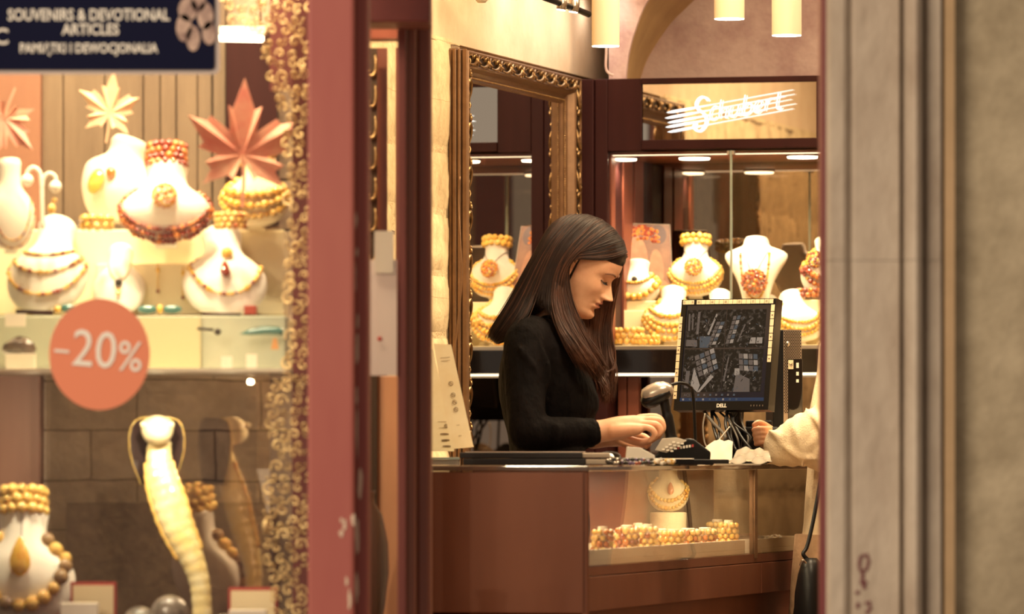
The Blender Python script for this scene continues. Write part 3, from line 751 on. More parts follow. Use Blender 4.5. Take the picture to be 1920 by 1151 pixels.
# timber boards, and a block backing standing in for reflected street stonework
b = MB(); rr = random.Random(5)
for x0, x1 in ((78, 118), (119, 196), (197, 268), (269, 300), (301, 330), (331, 371), (372, 398), (399, 424)):
    d = rr.uniform(0, .02); b.box(xp(x0, 12.26), xp(x1, 12.26), 12.24 + d, 12.30, zs(700, 12.26), 2.4)
struct(b.build('wall_boards', mat('weathered_boards', (0.235, 0.165, 0.112), 0.8, c2=(0.15, 0.10, 0.068), nscale=7, ndet=8, stretch=(1.6, 1, .22), lo=.35, hi=.7, bump=.4), bevel=.004))
struct(MB().box(xp(-120, 12.3), xp(600, 12.3), 12.30, 12.34, 0, 2.6).build('wall_display_back', M['stone_grey']))
b = MB(); b.box(xp(-120, 12.2), xp(76, 12.2), 12.20, 12.29, 0, 2.4); struct(b.build('trim_7', mat('rosewood_panel', (0.27, 0.12, 0.08), 0.5, c2=(0.33, 0.16, 0.10), nscale=5, stretch=(1, 1, .2)), bevel=.003))
struct(MB().box(xp(425, 12.2), xp(520, 12.2), 12.18, 12.28, zs(420, 12.2), zs(60, 12.2)).build('trim_8', M['wood_dark']))
MB().box(xp(-120, 11.55), xp(541, 11.55), 11.55, 12.2, zs(697, 11.55), zs(691, 11.55)).build('glass_shelf', mat('frosted_shelf', (0.85, 0.82, 0.68), 0.25), wd, bevel=.001)
pale = mat('pale_sage_panel', (0.40, 0.43, 0.34), 0.6, c2=(0.48, 0.48, 0.36), nscale=4)
MB().box(xp(-120, 11.8), xp(536, 11.8), 11.80, 12.18, zs(690, 11.8), zs(592, 11.8)).build('lower_riser', pale, wd, bevel=.003)
MB().box(xp(262, 11.79), xp(376, 11.79), 11.79, 11.80, zs(690, 11.79), zs(594, 11.79)).build('cream_inset', mat('straw_inset', (.56, .50, .30), .7), wd)
MB().box(xp(-120, 12.0), xp(534, 12.0), 11.99, 12.18, zs(592, 11.99), zs(430, 11.99)).build('upper_riser', M['cream'], wd, bevel=.004)
MB().box(xp(180, 11.93), xp(380, 11.93), 11.93, 11.99, zs(592, 11.93), zs(494, 11.93)).build('mid_step', M['cream'], wd, bevel=.003)
# floor of the window and dark lower panels
struct(MB().box(xp(-120, 11.5), xp(560, 11.5), 11.36, 12.3, zs(1210, 11.8), zs(1190, 11.8)).build('window_floor', M['wood_dark']))
b = MB(); b.box(xp(125, 12.22), xp(512, 12.22), 12.2, 12.24, zs(1190, 12.2), zs(942, 12.2)); struct(b.build('trim_9', mat('maroon_kick_panel', (0.12, 0.06, 0.05), 0.6)))
# reflective pane standing askew behind the snake
m = bpy.data.materials.new('half_reflective_glass'); m.use_nodes = True; nt = m.node_tree
for n in list(nt.nodes): nt.nodes.remove(n)
out = nt.nodes.new('ShaderNodeOutputMaterial'); mx = nt.nodes.new('ShaderNodeMixShader'); mx.inputs[0].default_value = .38
tr_ = nt.nodes.new('ShaderNodeBsdfTransparent'); gl_ = nt.nodes.new('ShaderNodeBsdfGlossy'); gl_.inputs['Roughness'].default_value = .02
gl_.inputs[0].default_value = (.9, .75, .62, 1)
nt.links.new(tr_.outputs[0], mx.inputs[1]); nt.links.new(gl_.outputs[0], mx.inputs[2]); nt.links.new(mx.outputs[0], out.inputs[0])
A_, B_ = P(86, 900, 12.12), P(506, 900, 11.90)
b = MB(); dd = (B_ - A_); b.add([(A_.x, A_.y, zs(1188, 11.9)), (B_.x, B_.y, zs(1188, 11.9)), (B_.x, B_.y, zs(702, 11.9)), (A_.x, A_.y, zs(702, 11.9)),
    (A_.x, A_.y + .004, zs(1188, 11.9)), (B_.x, B_.y + .004, zs(1188, 11.9)), (B_.x, B_.y + .004, zs(702, 11.9)), (A_.x, A_.y + .004, zs(702, 11.9))], [(0, 1, 2, 3), (7, 6, 5, 4), (0, 4, 5, 1), (3, 2, 6, 7), (0, 3, 7, 4), (1, 5, 6, 2)])
b.build('mirrored_pane', m, wd)

# street glass
struct(MB().box(xp(-200, 11.22), xp(578, 11.22), 11.22, 11.226, -.25, 2.75).build('window_1_pane', M['glass']))
struct(MB().box(xp(-200, 11.3), xp(-60, 11.3), 11.15, 11.4, -.25, 2.75).build('trim_10', M['paint_red']))

# gold filigree openwork column
fil = thing('filigree_column', 'openwork column of gilded scrolls beside the red window post', 'ornament', P(545, 1190, 11.5))
gold = mat('pale_gilded_metal', (0.80, 0.62, 0.32), 0.45, 0.3, c2=(0.64, 0.46, 0.21), nscale=30)
q = random.Random(21); b = MB()
def curl(b, x, y, s, a, flip, Y):
    pts = [(-.9, -.2), (-.75, .45), (-.2, .8), (.4, .62), (.62, .1), (.38, -.3), (-.02, -.28), (-.08, .08)]
    ca, sa = math.cos(a), math.sin(a); w_ = []
    for i, (u, v_) in enumerate(pts):
        u *= flip; w_.append(P(x + (u * ca - v_ * sa) * s, y + (u * sa + v_ * ca) * s, Y + .004 * math.sin(i)))
    pp = cr(w_, 3); n = len(pp); k = s * 11.5 / F
    b.tube(pp, [k * interp([(0, .10), (.4, .19), (1, .13)], i / (n - 1)) for i in range(n)], 6)
    b.sphere(pp[-1], k * .24, 8, 6); b.sphere(pp[0], k * .19, 8, 6)
y = -6
while y < 1160:
    L0 = interp([(0, 420), (50, 440), (64, 500), (140, 505), (170, 516), (230, 540), (330, 545), (430, 548), (690, 548), (730, 512), (800, 505), (850, 530), (900, 508), (960, 512), (1010, 500), (1090, 512), (1151, 515)], y) + q.uniform(-6, 6)
    x = L0
    while x < 580:
        s = q.uniform(9, 14) if x > L0 + 15 else q.uniform(10, 15)
        curl(b, x + q.uniform(-3, 3), y + q.uniform(-5, 5), s, q.choice([0, 1.57, 3.14, 4.71]) + q.uniform(-.3, .3), q.choice([-1, 1]), 11.5 + q.uniform(-.02, .05))
        x += q.uniform(19, 27)
    y += 21
b.build('scrollwork', gold, fil, smooth=True)
b = MB()
for px0, px1, Y in ((548, 600, 11.62),): b.box(xp(px0, Y), xp(px1, Y), Y, Y + .02, zs(1190, Y), zs(-20, Y))
b.box(xp(506, 11.7), xp(600, 11.7), 11.70, 11.72, zs(170, 11.7), zs(-20, 11.7))
b.build('backing_board', mat('maroon_backing', (0.16, 0.035, 0.03), 0.6), fil)
b = MB(); b.tube([P(497 + i * .7, y_ , 11.48) for i, y_ in enumerate((1000, 985, 975))], [.004, .007, .004], 8)
b.build('side_leaf', gold, fil, smooth=True)  # small leaf in the same gold as the scrollwork

# tube lamp under the sign
tl = thing('tube_lamp', 'short white fluorescent tube in a holder beside the navy sign board', 'lamp', P(450, 75, 11.75))
MB().tube([P(408, 71, 11.75), P(494, 73, 11.75)], .0062, 12).build('tube', M['glow'], tl, smooth=True)
MB().box(xp(406, 11.76), xp(500, 11.76), 11.76, 11.79, zs(64, 11.76), zs(50, 11.76)).build('holder', M['white'], tl, bevel=.002)

# navy sign board with lettering
sg = thing('sign_board', 'navy souvenir shop sign board with pale rounded border on the window', 'sign', P(200, 130, 11.19))
def rrect(x0, x1, y0, y1, rad, Y, n=6):
    pts = []
    for cx_, cy_, a0 in ((x1 - rad, y0 + rad, -90), (x1 - rad, y1 - rad, 0), (x0 + rad, y1 - rad, 90), (x0 + rad, y0 + rad, 180)):
        for i in range(n + 1):
            a = R(a0 + 90 * i / n); pts.append((xp(cx_ + math.cos(a) * rad, Y), Zp(cy_ + math.sin(a) * rad, Y)))
    return pts
MB().prism(rrect(-60, 412, -80, 139, 12, 11.19), 11.192, 11.20).build('border', mat('putty_border', (0.48, 0.40, 0.36), 0.6), sg)
MB().prism(rrect(-60, 403, -80, 131, 8, 11.19), 11.188, 11.192).build('panel', mat('navy_panel', (0.007, 0.008, 0.026), 0.9, spec=.1), sg)
sz = 11.187 / F
for s_, cx_, cy_, h_, sx_ in (('SOUVENIRS & DEVOTIONAL', 166, 29, 30, .80), ('ARTICLES', 170, 56, 29, .86), ('PAMI\u0104TKI I DEWOCJONALIA', 166, 91, 25, .80)):
    text_mesh('lettering', s_, h_ * sz, 'white', sg, frame_T(P(cx_, cy_, 11.187), (1, 0, 0), (0, 0, 1)), font_scale_x=sx_, offset=.0006)
text_mesh('lettering', 'C', 42 * sz, 'white', sg, frame_T(P(2, 70, 11.187), (1, 0, 0), (0, 0, 1)), offset=.0005)
b = MB()   # pale reflection over the sign's corner, modelled as coloured patches
for x, y, rx, ry in ((352, 18, 18, 22), (345, 52, 15, 26), (362, 72, 13, 24), (385, 30, 15, 26), (392, 62, 13, 22), (372, 5, 14, 16)):
    b.prism([(xp(x + math.cos(a) * rx, 11.186), Zp(y + math.sin(a) * ry, 11.186)) for a in [i * .3927 for i in range(16)]], 11.1862, 11.188)
b.build('reflected_figures', mat('pale_reflection', (0.62, 0.44, 0.34), 0.7, c2=(0.22, .13, .11), nscale=28), sg)

# discount sticker
st = thing('discount_sticker', 'round orange minus 20 percent sticker on the window glass', 'sticker', P(186, 768, 11.21))
MB().prism([(xp(186 + 94.5 * math.cos(a), 11.21), Zp(664 + 104.5 * math.sin(a), 11.21)) for a in [2 * math.pi * i / 72 for i in range(72)]], 11.2165, 11.2190).build('disc', mat('orange_sticker', (0.72, 0.22, 0.11), 0.6, emis=None), st)
sz = 11.21 / F; c5, s5 = math.cos(R(5)), math.sin(R(5))
text_mesh('lettering', '\u2013', 70 * sz, 'white', st, frame_T(P(116, 655, 11.215), (c5, 0, -s5), (s5, 0, c5)), font_scale_x=.75, offset=.0004)
text_mesh('lettering', '20', 98 * sz, 'white', st, frame_T(P(177, 658, 11.215), (c5, 0, -s5), (s5, 0, c5)), font_scale_x=.88, offset=.0002)
text_mesh('lettering', '%', 80 * sz, 'white', st, frame_T(P(244, 671, 11.215), (c5, 0, -s5), (s5, 0, c5)), font_scale_x=.88, offset=.0002)

# paper maple leaves
def maple(px, py, Y, s, rot, m, label, tiltx=0, yaw=0, rev=1):
    tips = [(-118, .72), (-62, 1.0), (-22, .62), (0, 1.18), (22, .62), (62, 1.0), (118, .72)]
    out = []
    base = [(-150, .16)]
    L_ = [(-170, .10), (-158, .46), (-146, .42), (-128, .84), (-117, .58), (-106, .66), (-94, .40), (-84, .74), (-76, .66), (-60, 1.08), (-50, .78), (-42, .80), (-30, .42), (-20, .80), (-14, .74), (0, 1.22)]
    pol = L_ + [(-a, r) for a, r in reversed(L_[:-1])]
    t = thing('paper_maple_leaf', label, 'paper leaf', P(px, py, Y), 'paper maple leaves in the shop window', local=True, rot=(R(tiltx), R(rot), R(yaw)))
    k = s * Y / F; vs = [Vector((0, 0, 0))]
    for i, (a, r) in enumerate(pol):
        fold = (.22 * r if i % 4 == 1 else -.02) * k * .6
        vs.append(Vector((math.sin(R(a)) * r * k, -fold - .12 * k * r, math.cos(R(a)) * r * k)))
    n = len(pol); th = Vector((0, .0015, 0)); v2 = vs + [v + th for v in vs]
    fs = [(0, 1 + i, 1 + (i + 1) % n) for i in range(n)]; fs += [(n + 1, n + 2 + (i + 1) % n, n + 2 + i) for i in range(n)]
    fs += [(1 + i, 2 + n + i, 2 + n + (i + 1) % n, 1 + (i + 1) % n) for i in range(n)]
    b = MB(); b.add(v2, fs); b.build('blade', m, t)
    MB().tube([(0, 0, 0), (.02 * k, .0, -.35 * k), (.0, 0, -.85 * k)], [k * .035, k * .028, k * .03], 7).build('stem', m, t)
leaf_pink = mat('pink_paper', (0.66, 0.27, 0.23), 0.8, c2=(0.70, 0.34, 0.22), nscale=14)
leaf_red = mat('coral_paper', (0.76, 0.25, 0.20), 0.8, c2=(0.84, 0.50, 0.34), nscale=12)
leaf_cream = mat('peach_paper', (0.78, 0.56, 0.34), 0.8, c2=(0.66, 0.34, 0.22), nscale=14)
maple(8, 222, 11.75, 72, 200, leaf_pink, 'dusty pink paper maple leaf hanging upside down beside the rosewood panel', yaw=20)
maple(206, 212, 11.9, 66, 8, leaf_cream, 'peach coloured paper maple leaf standing above the tall white bust', yaw=-18)
maple(455, 290, 11.66, 118, 2, leaf_red, 'largest coral paper maple leaf in front of the gold filigree', yaw=14, tiltx=-8)

# upper busts
GB = 'necklace busts in the shop window'; GN = 'amber necklaces in the shop window'
B1 = Bust(22, 470, 11.80, 92, 165, 'white bust with dark strands cut off by the window edge, beside the earring tree', GB, lean=-10, yaw=14)
necklace(B1, 'thin necklace of small dark and golden beads on the bust beside the earring tree', GN, [(.62, .10, .80, .020, .3), (.55, .02, .95, .018, .3)], [M['amber_butter'], M['amber_cherry']], seed=1)
B2 = Bust(200, 408, 12.08, 150, 145, 'tall white bust with a single yellow drop pendant under the peach leaf', GB, shape=TALL, lean=-14, yaw=-24, roll=13)
necklace(B2, 'large yellow amber drop hung from a cognac bead on the tall white bust', GN, [], [M['amber']], pend=[('ball', .02, .52, .07, [M['amber_cognac']]), ('oval', -.13, .36, .17, [M['amber']])], seed=2, name='amber_pendant')
B3 = Bust(310, 452, 11.86, 172, 138, 'wide white bust ringed by a dark red bead collar', GB, lean=-16)
necklace(B3, 'heavy dark cherry amber bead collar edging the widest white bust', GN, [(.66, .03, 1.12, .036, .25), (.60, -.04, 1.16, .030, .3), (.64, .10, 1.03, .026, .3)], [M['amber_cherry'], M['amber_cherry'], M['amber_cognac']],
         pend=[('flower', 0, .50, .13, [M['amber_cognac'], M['amber_butter']])], seed=3, roll=(1.02, .20, .042, 4, [M['amber_cherry'], M['amber_cognac']]))
B4 = Bust(478, 425, 11.93, 128, 120, 'cream bust heaped with butterscotch beads behind the coral leaf', GB, m='bust_cream', lean=-12, yaw=-10)
necklace(B4, 'stacked butterscotch amber bead strands behind the coral paper leaf', GN, [(.70, .42, .95, .065, .2), (.60, .26, 1.0, .060, .2), (.52, .12, 1.05, .055, .2)], [M['amber_butter'], M['amber']], seed=4, roll=(1.0, .22, .07, 2, [M['amber_butter']]))
bead_ring(182, 432, 11.84, 26, 8, 2, [M['amber_butter'], M['amber']], 'chunky honey amber bracelet at the foot of the tall white bust', 'bracelets in the shop window', 5)
bead_ring(432, 430, 11.80, 26, 6, 3, [M['amber_butter'], M['amber'], M['amber_cognac']], 'gold and cognac bead bracelet between the wide bust and the filigree', 'bracelets in the shop window', 6)
# earring tree
et = thing('earring_tree', 'white T shaped earring stand with round ball ends between two busts', 'earring stand', P(80, 428, 11.82))
def PT(x, y, d=0): return P(x, y, 11.82 + d)
MB().tube(cr([PT(80, 428), PT(79, 380), PT(78, 345), PT(74, 322), PT(62, 314), PT(52, 322), PT(50, 334)], 5), .0042, 10).build('pole', 'bust_white', et, smooth=True)
MB().tube(cr([PT(79, 352), PT(82, 334), PT(92, 325), PT(103, 330), PT(105, 342)], 5), .0038, 10).build('arm', 'bust_white', et, smooth=True)
for x, y in ((51, 338), (104, 350)): MB().sphere(PT(x, y), .0125, 14, 9).build('ball_end', 'bust_white', et, smooth=True)
e = MB().sphere(PT(102, 375), .006, 8, 6).sphere(PT(97, 392), .009, 8, 6, (1, 1, 1.3)).sphere(PT(99, 384), .005, 8, 6)
tag(e.build('gold_earring', 'amber_butter', smooth=True), 'small golden cluster earring hanging from the white earring tree', 'earring')

# middle busts on the lower riser
def lowbust(px, pyb, w_, h_, Y, label, lab2, strands, mats, **k):
    B = Bust(px, pyb, Y, w_, h_, label, GB, lean=k.pop('lean', -34), yaw=k.pop('yaw', 0), shape=DISH)
    necklace(B, lab2, GN, strands, mats, **k); return B
lowbust(78, 585, 158, 160, 11.86, 'reclining white bust carrying three strands below the earring tree', 'three strand necklace of pale and dark beads below the earring tree',
        [(.72, .52, .66, .022, .3), (.64, .32, .84, .026, .3), (.55, .12, .96, .026, .3)], [M['amber_butter'], M['amber_butter'], M['amber_cherry']], seed=8, yaw=-12)
lowbust(222, 588, 100, 118, 11.88, 'smallest reclining white bust with a black cord pendant', 'little black and yellow pendant on a fine cord on the smallest reclining bust',
        [(.78, .40, .42, .013, .2)], [M['amber_butter']], pend=[('ball', 0, .36, .07, [M['cord']]), ('drop', 0, .24, .09, [M['amber']])], seed=9, name='amber_pendant')
lowbust(425, 592, 160, 150, 11.86, 'reclining white bust with a mixed red and yellow bead strand near the filigree', 'necklace of mixed red and yellow amber with a cherry drop near the filigree',
        [(.70, .16, .88, .028, .35)], [M['amber'], M['amber_cherry'], M['amber_butter']], pend=[('ball', .02, .62, .07, [M['amber']]), ('drop', -.02, .40, .12, [M['amber_cherry']])], seed=10, yaw=8)
# pair of earrings on a cord between the busts, and small pieces along the riser
for i, (x, y0, y1, lab) in enumerate(((296, 494, 548, 'long gold drop earring hung beside the smallest reclining bust'), (343, 500, 560, 'long gold drop earring hung next to the red and yellow strand'))):
    t = thing('drop_earring', lab, 'earring', P(x, y1, 11.915), 'drop earrings hung on the cream step')
    MB().tube([P(x, y0, 11.915), P(x, y1 - 6, 11.915)], .0016, 6).build('rod', 'amber_butter', t)
    MB().sphere(P(x, y1 - 2, 11.915), .0042, 8, 6).build('tip', 'amber_cherry', t, smooth=True)
    MB().sphere(P(x, y0 + 12, 11.915), .004, 8, 6, (1, 1, 1.6)).build('bead', 'amber', t, smooth=True)
t = thing('gemstone_brooch', 'pair of teal stones with a golden centre lying on the pale riser', 'brooch', P(298, 591, 11.83))
teal = mat('teal_stone', (0.05, 0.16, 0.15), 0.15, coat=1)
for x in (277, 322): MB().sphere(P(x, 580, 11.83), .014, 14, 8, (1.5, .7, .65)).build('stone', teal, t, smooth=True)
MB().sphere(P(300, 580, 11.825), .009, 10, 8, (.8, .7, 1.1)).build('centre_bead', 'amber', t, smooth=True)
t = thing('gemstone_brooch', 'single teal stone with golden bead tucked beside the orange sticker', 'brooch', P(122, 591, 11.83))
MB().sphere(P(128, 578, 11.83), .013, 14, 8, (1.3, .7, .7)).build('stone', teal, t, smooth=True)
MB().sphere(P(108, 580, 11.83), .008, 10, 8).build('centre_bead', 'amber', t, smooth=True)
o = MB().box(xp(458, 11.83), xp(481, 11.83), 11.82, 11.85, zs(590, 11.83), zs(573, 11.83)).build('ring_box', mat('red_box', (0.38, 0.06, 0.035), 0.6), bevel=.002)
tag(o, 'tiny red ring box on the pale riser beneath the red and yellow strand', 'box')
for x0, x1, y, lab in ((30, 100, 584, 'dark wooden rod lying on the riser below the three strand bust'), (378, 452, 589, 'dark wooden rod lying on the riser beside the tiny red box')):
    tag(MB().tube([P(x0, y, 11.825), P(x1, y + 2, 11.825)], .0042, 8).build('wooden_rod', 'wood_dark', smooth=True), lab, 'rod')
# things standing on the shelf in front of the pale riser
t = thing('dark_mineral', 'rough dark mineral on a small white stand on the window shelf', 'mineral', P(38, 690, 11.7))
b = MB(); qq = random.Random(4)
b.lathe([(.031, 0), (.034, .008), (.029, .019), (.017, .028), (.002, .032)], 14, T=Matrix.Translation(P(36, 662, 11.7)) @ Matrix.Diagonal((1.05, .6, 1, 1)))
b.v = [v + Vector((qq.uniform(-.0025, .0025), 0, qq.uniform(-.0025, .0025))) for v in b.v]
b.build('stone', mat('dark_mineral_stone', (0.06, 0.045, 0.035), 0.25, c2=(0.16, 0.11, 0.08), nscale=40, coat=.7), t)
MB().box(xp(12, 11.7), xp(66, 11.7), 11.68, 11.72, zs(691, 11.7), zs(663, 11.7)).build('stand', 'white', t, bevel=.001)
o = MB().box(xp(10, 11.78), xp(48, 11.78), 11.775, 11.785, zs(612, 11.78), zs(588, 11.78)).build('price_tag', 'white'); tag(o, 'blank white price tag propped above the dark mineral', 'price tag')
t = thing('feather_knife', 'dark teal curved letter knife with a small orange fitting on the shelf near the filigree', 'letter knife', P(490, 650, 11.75))
b = MB(); rings = []
for i in range(13):
    s_ = i / 12; x = lerp(450, 530, s_); hh_ = interp([(0, 1), (.2, 7), (.5, 9), (.9, 9), (1, 8)], s_); y0 = 626 - 6 * math.sin(s_ * 2.4)
    rings.append([P(x, y0 - hh_, 11.76), P(x, y0, 11.745), P(x, y0 + hh_ * .9, 11.76), P(x, y0, 11.772)])
b.rings(rings).build('blade', teal, t, smooth=True)
MB().prism([(xp(508, 11.745), zs(655, 11.745)), (xp(523, 11.745), zs(655, 11.745)), (xp(519, 11.745), zs(634, 11.745)), (xp(512, 11.745), zs(634, 11.745))], 11.74, 11.75).build('fitting', mat('orange_leather', (.6, .3, .12), .7), t)
tag(MB().sphere(P(408, 622, 11.76), .007, 10, 7).tube([P(370, 616, 11.76), P(400, 618, 11.76)], .003, 8).build('hair_pin', 'cord', smooth=True), 'slim hair pin with a round dark head in front of the pale riser', 'hair pin')
for x0, x1, y0, y1, lab in ((415, 436, 668, 688, 'small printed tag on the shelf below the letter knife'), (462, 482, 664, 688, 'small pale tag on the shelf nearest the filigree column')):
    tag(MB().box(xp(x0, 11.7), xp(x1, 11.7), 11.69, 11.70, zs(y1 + 2, 11.7), zs(y0, 11.7)).build('price_tag', 'white'), lab, 'price tag')

# lower window: big bust, amber snake, stones, cards
B7 = Bust(40, 1172, 11.68, 200, 205, 'large white bust low in the window with an amber drop pendant', GB, lean=-14, dep=.8)
bmix = [M['amber_butter'], M['amber_butter'], mat('brown_amber', (0.20, 0.11, 0.05), .2, coat=.8, c2=(.42, .27, .13), nscale=40)]
necklace(B7, 'necklace of very large butterscotch and brown beads on the big low bust', GN, [(.78, .14, .90, .072, .12)], bmix, seed=12, pend=[('drop', 0, .56, .20, [M['amber']])], roll=(1.03, .19, .055, 3, [M['amber_butter']]), cords=[(0, 1.0, 0, .66)])
# cobra
cb = thing('cobra_figure', 'pale amber cobra sculpture rearing up on the window floor', 'sculpture', P(380, 1190, 11.86))
belly = mat('banded_yellow_amber', (0.86, 0.66, 0.26), 0.15, coat=1, c2=(0.92, 0.80, 0.48), nscale=25)
path = [(300, 826, 22), (298, 850, 24), (300, 880, 26), (306, 910, 30), (318, 945, 32), (331, 985, 30), (347, 1020, 27), (363, 1055, 23), (374, 1090, 20), (378, 1125, 19), (380, 1165, 19), (380, 1190, 20)]
cp = cr([(x, y, r) for x, y, r in path], 9)
def csec(k, n=20):
    x, y, r = cp[k]; a = cp[max(k - 1, 0)]; c = cp[min(k + 1, len(cp) - 1)]
    dx, dy = c[0] - a[0], c[1] - a[1]; l = math.hypot(dx, dy); nx_, ny_ = -dy / l, dx / l
    r2 = r * (1 + .022 * math.sin(k * 2 * math.pi / 5.0)); Yd = 11.86 - .03 * math.sin(k / len(cp) * 3)
    return [P(x + nx_ * r2 * math.cos(t_), y + ny_ * r2 * math.cos(t_), Yd - r2 * .72 * math.sin(t_) * 11.86 / F) for t_ in [2 * math.pi * j / n for j in range(n)]]
MB().rings([csec(k) for k in range(len(cp))]).build('body', belly, cb, smooth=True)
b = MB(); hs = [(779, 8, .012), (784, 22, .02), (792, 30, .028), (802, 32, .034), (813, 30, .036), (822, 26, .034), (830, 20, .022), (834, 8, .008)]
b.rings([[P(295 + w_ * math.cos(t_), y_, 11.83 - d_ * max(0, math.sin(t_)) + .012 * max(0, -math.sin(t_))) for t_ in [2 * math.pi * j / 18 for j in range(18)]] for y_, w_, d_ in hs])
for sx_ in (-1, 1): b.sphere(P(295 + sx_ * 26, 796, 11.81), .007, 10, 7)
b.build('head', mat('cream_amber', (0.88, 0.74, 0.46), .2, coat=1), cb, smooth=True)
b = MB(); hd = [(782, 18), (788, 38), (800, 47), (820, 51), (845, 50), (870, 44), (890, 36), (910, 28)]
b.rings([[P(294 + (i_ * .012) + w_ * math.cos(t_), y_, 11.885 + (.010 if math.sin(t_) > 0 else -.004) * abs(math.sin(t_)) - .02 * abs(math.cos(t_)) ** 2) for t_ in [2 * math.pi * j / 20 for j in range(20)]] for i_, (y_, w_) in enumerate(hd)])
b.build('hood', mat('dark_cherry_hood', (.03, .012, .010), .45), cb, smooth=True)
b = MB()
for s_ in (-1, 1):
    b.tube(cr([P(294 + s_ * w_, y_, 11.867) for y_, w_ in hd], 4), .0016, 7)
    k0 = 18; b.tube([csec(k)[0 if s_ > 0 else 10] + Vector((0, -.004, 0)) for k in range(14, 60)], .0045, 7)
b.build('hood_rim', M['amber_butter'], cb, smooth=True)
# grey stone spheres, cards
gs = mat('speckled_grey_stone', (0.30, 0.25, 0.20), 0.3, c2=(0.10, 0.085, 0.07), nscale=60, coat=.6)
for x, y, r, lab in ((318, 1140, 33, 'larger speckled grey stone ball at the foot of the amber cobra'), (262, 1158, 30, 'smaller speckled grey stone ball beside the red bordered card'), (420, 1166, 24, 'grey stone ball just behind the cobra, by the second card')):
    tag(MB().sphere(P(x, y + 12, 11.62), (r + 4) * 11.62 / F, 20, 14).build('stone_ball', gs, smooth=True), lab, 'stone ball', 'speckled stone balls in the window')
redm = mat('red_card_border', (0.42, 0.05, 0.04), .6)
for x0, x1, yt, lab in ((132, 218, 1091, 'red bordered card between the big bust and the grey stone ball'), (428, 520, 1101, 'red bordered card standing against the gold filigree column')):
    t = thing('display_card', lab, 'card', P((x0 + x1) / 2, 1190, 11.55))
    MB().box(xp(x0, 11.56), xp(x1, 11.56), 11.56, 11.57, zs(1190, 11.56), zs(yt, 11.56)).build('border', redm, t, bevel=.001)
    MB().box(xp(x0 + 5, 11.56), xp(x1 - 5, 11.56), 11.557, 11.56, zs(1188, 11.56), zs(yt + 6, 11.56)).build('sheet', 'cream', t)
for x0, x1, yt, lab in ((115, 184, 1130, 'plain white card in front of the red bordered card by the big bust'), (430, 500, 1143, 'plain white card lying before the card at the filigree column')):
    tag(MB().box(xp(x0, 11.5), xp(x1, 11.5), 11.48, 11.52, zs(1190, 11.5), zs(yt, 11.5)).build('white_card', 'white', bevel=.001), lab, 'card', 'plain white cards in the window')

# window display lamps (out of the frame above)
area('window_lamp_light', (xp(250, 11.7), 11.62, 2.45), (xp(250, 11.7), 11.95, 1.2), .75, .12, 30, (1, .81, .50))
area('window_lamp_light', (xp(100, 11.7), 11.55, 1.02), (xp(150, 11.7), 11.9, .9), .1, .1, .01, (1, .9, .7))
spot('window_spot_light', (xp(330, 11.6), 11.50, 2.35), P(330, 400, 11.9), 36, (1, .86, .6), 34, .8, .03)
spot('window_spot_light', (xp(120, 11.6), 11.50, 2.35), P(140, 380, 11.9), 22, (1, .86, .6), 34, .8, .03)
for px_, tp, wt in ((60, 60, 5.0), (290, 300, 5.5), (430, 430, 5.0)):
    spot('shelf_lamp_and_fill', (xp(px_, 11.6), 11.60, zs(706, 11.6)), (xp(tp, 11.9), 11.95, zs(1040, 11.9)), wt, (1, .86, .6), 140, .9, .006)  # middle one is the small shelf lamp, outer two added to brighten below

# side light between the posts: narrow glass with a white notice, things seen behind it
struct(MB().box(xp(690, 11.7), xp(746, 11.7), 11.70, 11.705, -.1, zs(72, 11.7)).build('window_2', M['glass']))
t = thing('paper_notice', 'pale folded notice taped inside the narrow side window', 'notice', P(717, 705, 11.74))
MB().box(xp(690, 11.74), xp(744, 11.74), 11.738, 11.741, zs(704, 11.74), zs(487, 11.74)).build('sheet', mat('lilac_white_paper', (.62, .52, .50), .7), t)
MB().box(xp(702, 11.735), xp(738, 11.735), 11.733, 11.736, zs(512, 11.735), zs(433, 11.735)).build('upper_sheet', mat('grey_white_paper', (.60, .54, .48), .7), t)
MB().sphere(P(712, 635, 11.736), .005, 8, 6, (1, .2, 1)).build('printed_mark', redm, t)
vs_ = thing('side_panel', 'narrow mahogany panel standing behind the side window', 'panel', P(728, 1151, 12.5))
MB().box(xp(706, 12.5), xp(726, 12.5), 12.5, 12.53, .4, zs(90, 12.5)).build('board', M['wood_red'], vs_)
MB().box(xp(742, 12.5), xp(752, 12.5), 12.49, 12.53, .4, zs(90, 12.5)).build('board', M['wood_red'], vs_)
MB().box(xp(704, 12.45), xp(752, 12.45), 12.44, 12.46, .4, zs(705, 12.45)).build('lower_board', mat('orange_wood', (.46, .19, .085), .4, c2=(.54, .26, .12), nscale=6, stretch=(1, 1, .15)), vs_, bevel=.002)
gf = thing('gilt_frame_edge', 'slim strip of gilt carved frame seen through the side window', 'picture frame', P(698, 660, 12.4))
MB().box(xp(689, 12.42), xp(707, 12.42), 12.42, 12.44, 0, zs(90, 12.42)).build('board', M['gilt_dark'], gf)
b = MB()
for i in range(7):
    y = 100 + i * 58
    b.tube(cr([P(x, y_ + y, 12.41) for x, y_ in ((703, 0), (705, 20), (703, 36), (697, 42), (693, 37), (695, 30))], 3), [.001, .002, .003, .004, .004, .004, .004, .004, .004, .004, .004, .003, .003, .003, .002, .002][:16], 6)
b.build('carved_scrolls', M['gilt'], gf, smooth=True)
t = thing('brown_vase', 'dark brown round vase low behind the side window', 'vase', P(690, 1160, 12.2))
MB().lathe([(.02, 0), (.036, .05), (.046, .13), (.044, .19), (.032, .25), (.016, .275), (.014, .29), (.018, .30)], 24, T=Matrix.Translation(P(688, 1190, 12.2))).build('body', mat('brown_glaze', (.07, .035, .025), .3, coat=.5), t, smooth=True)
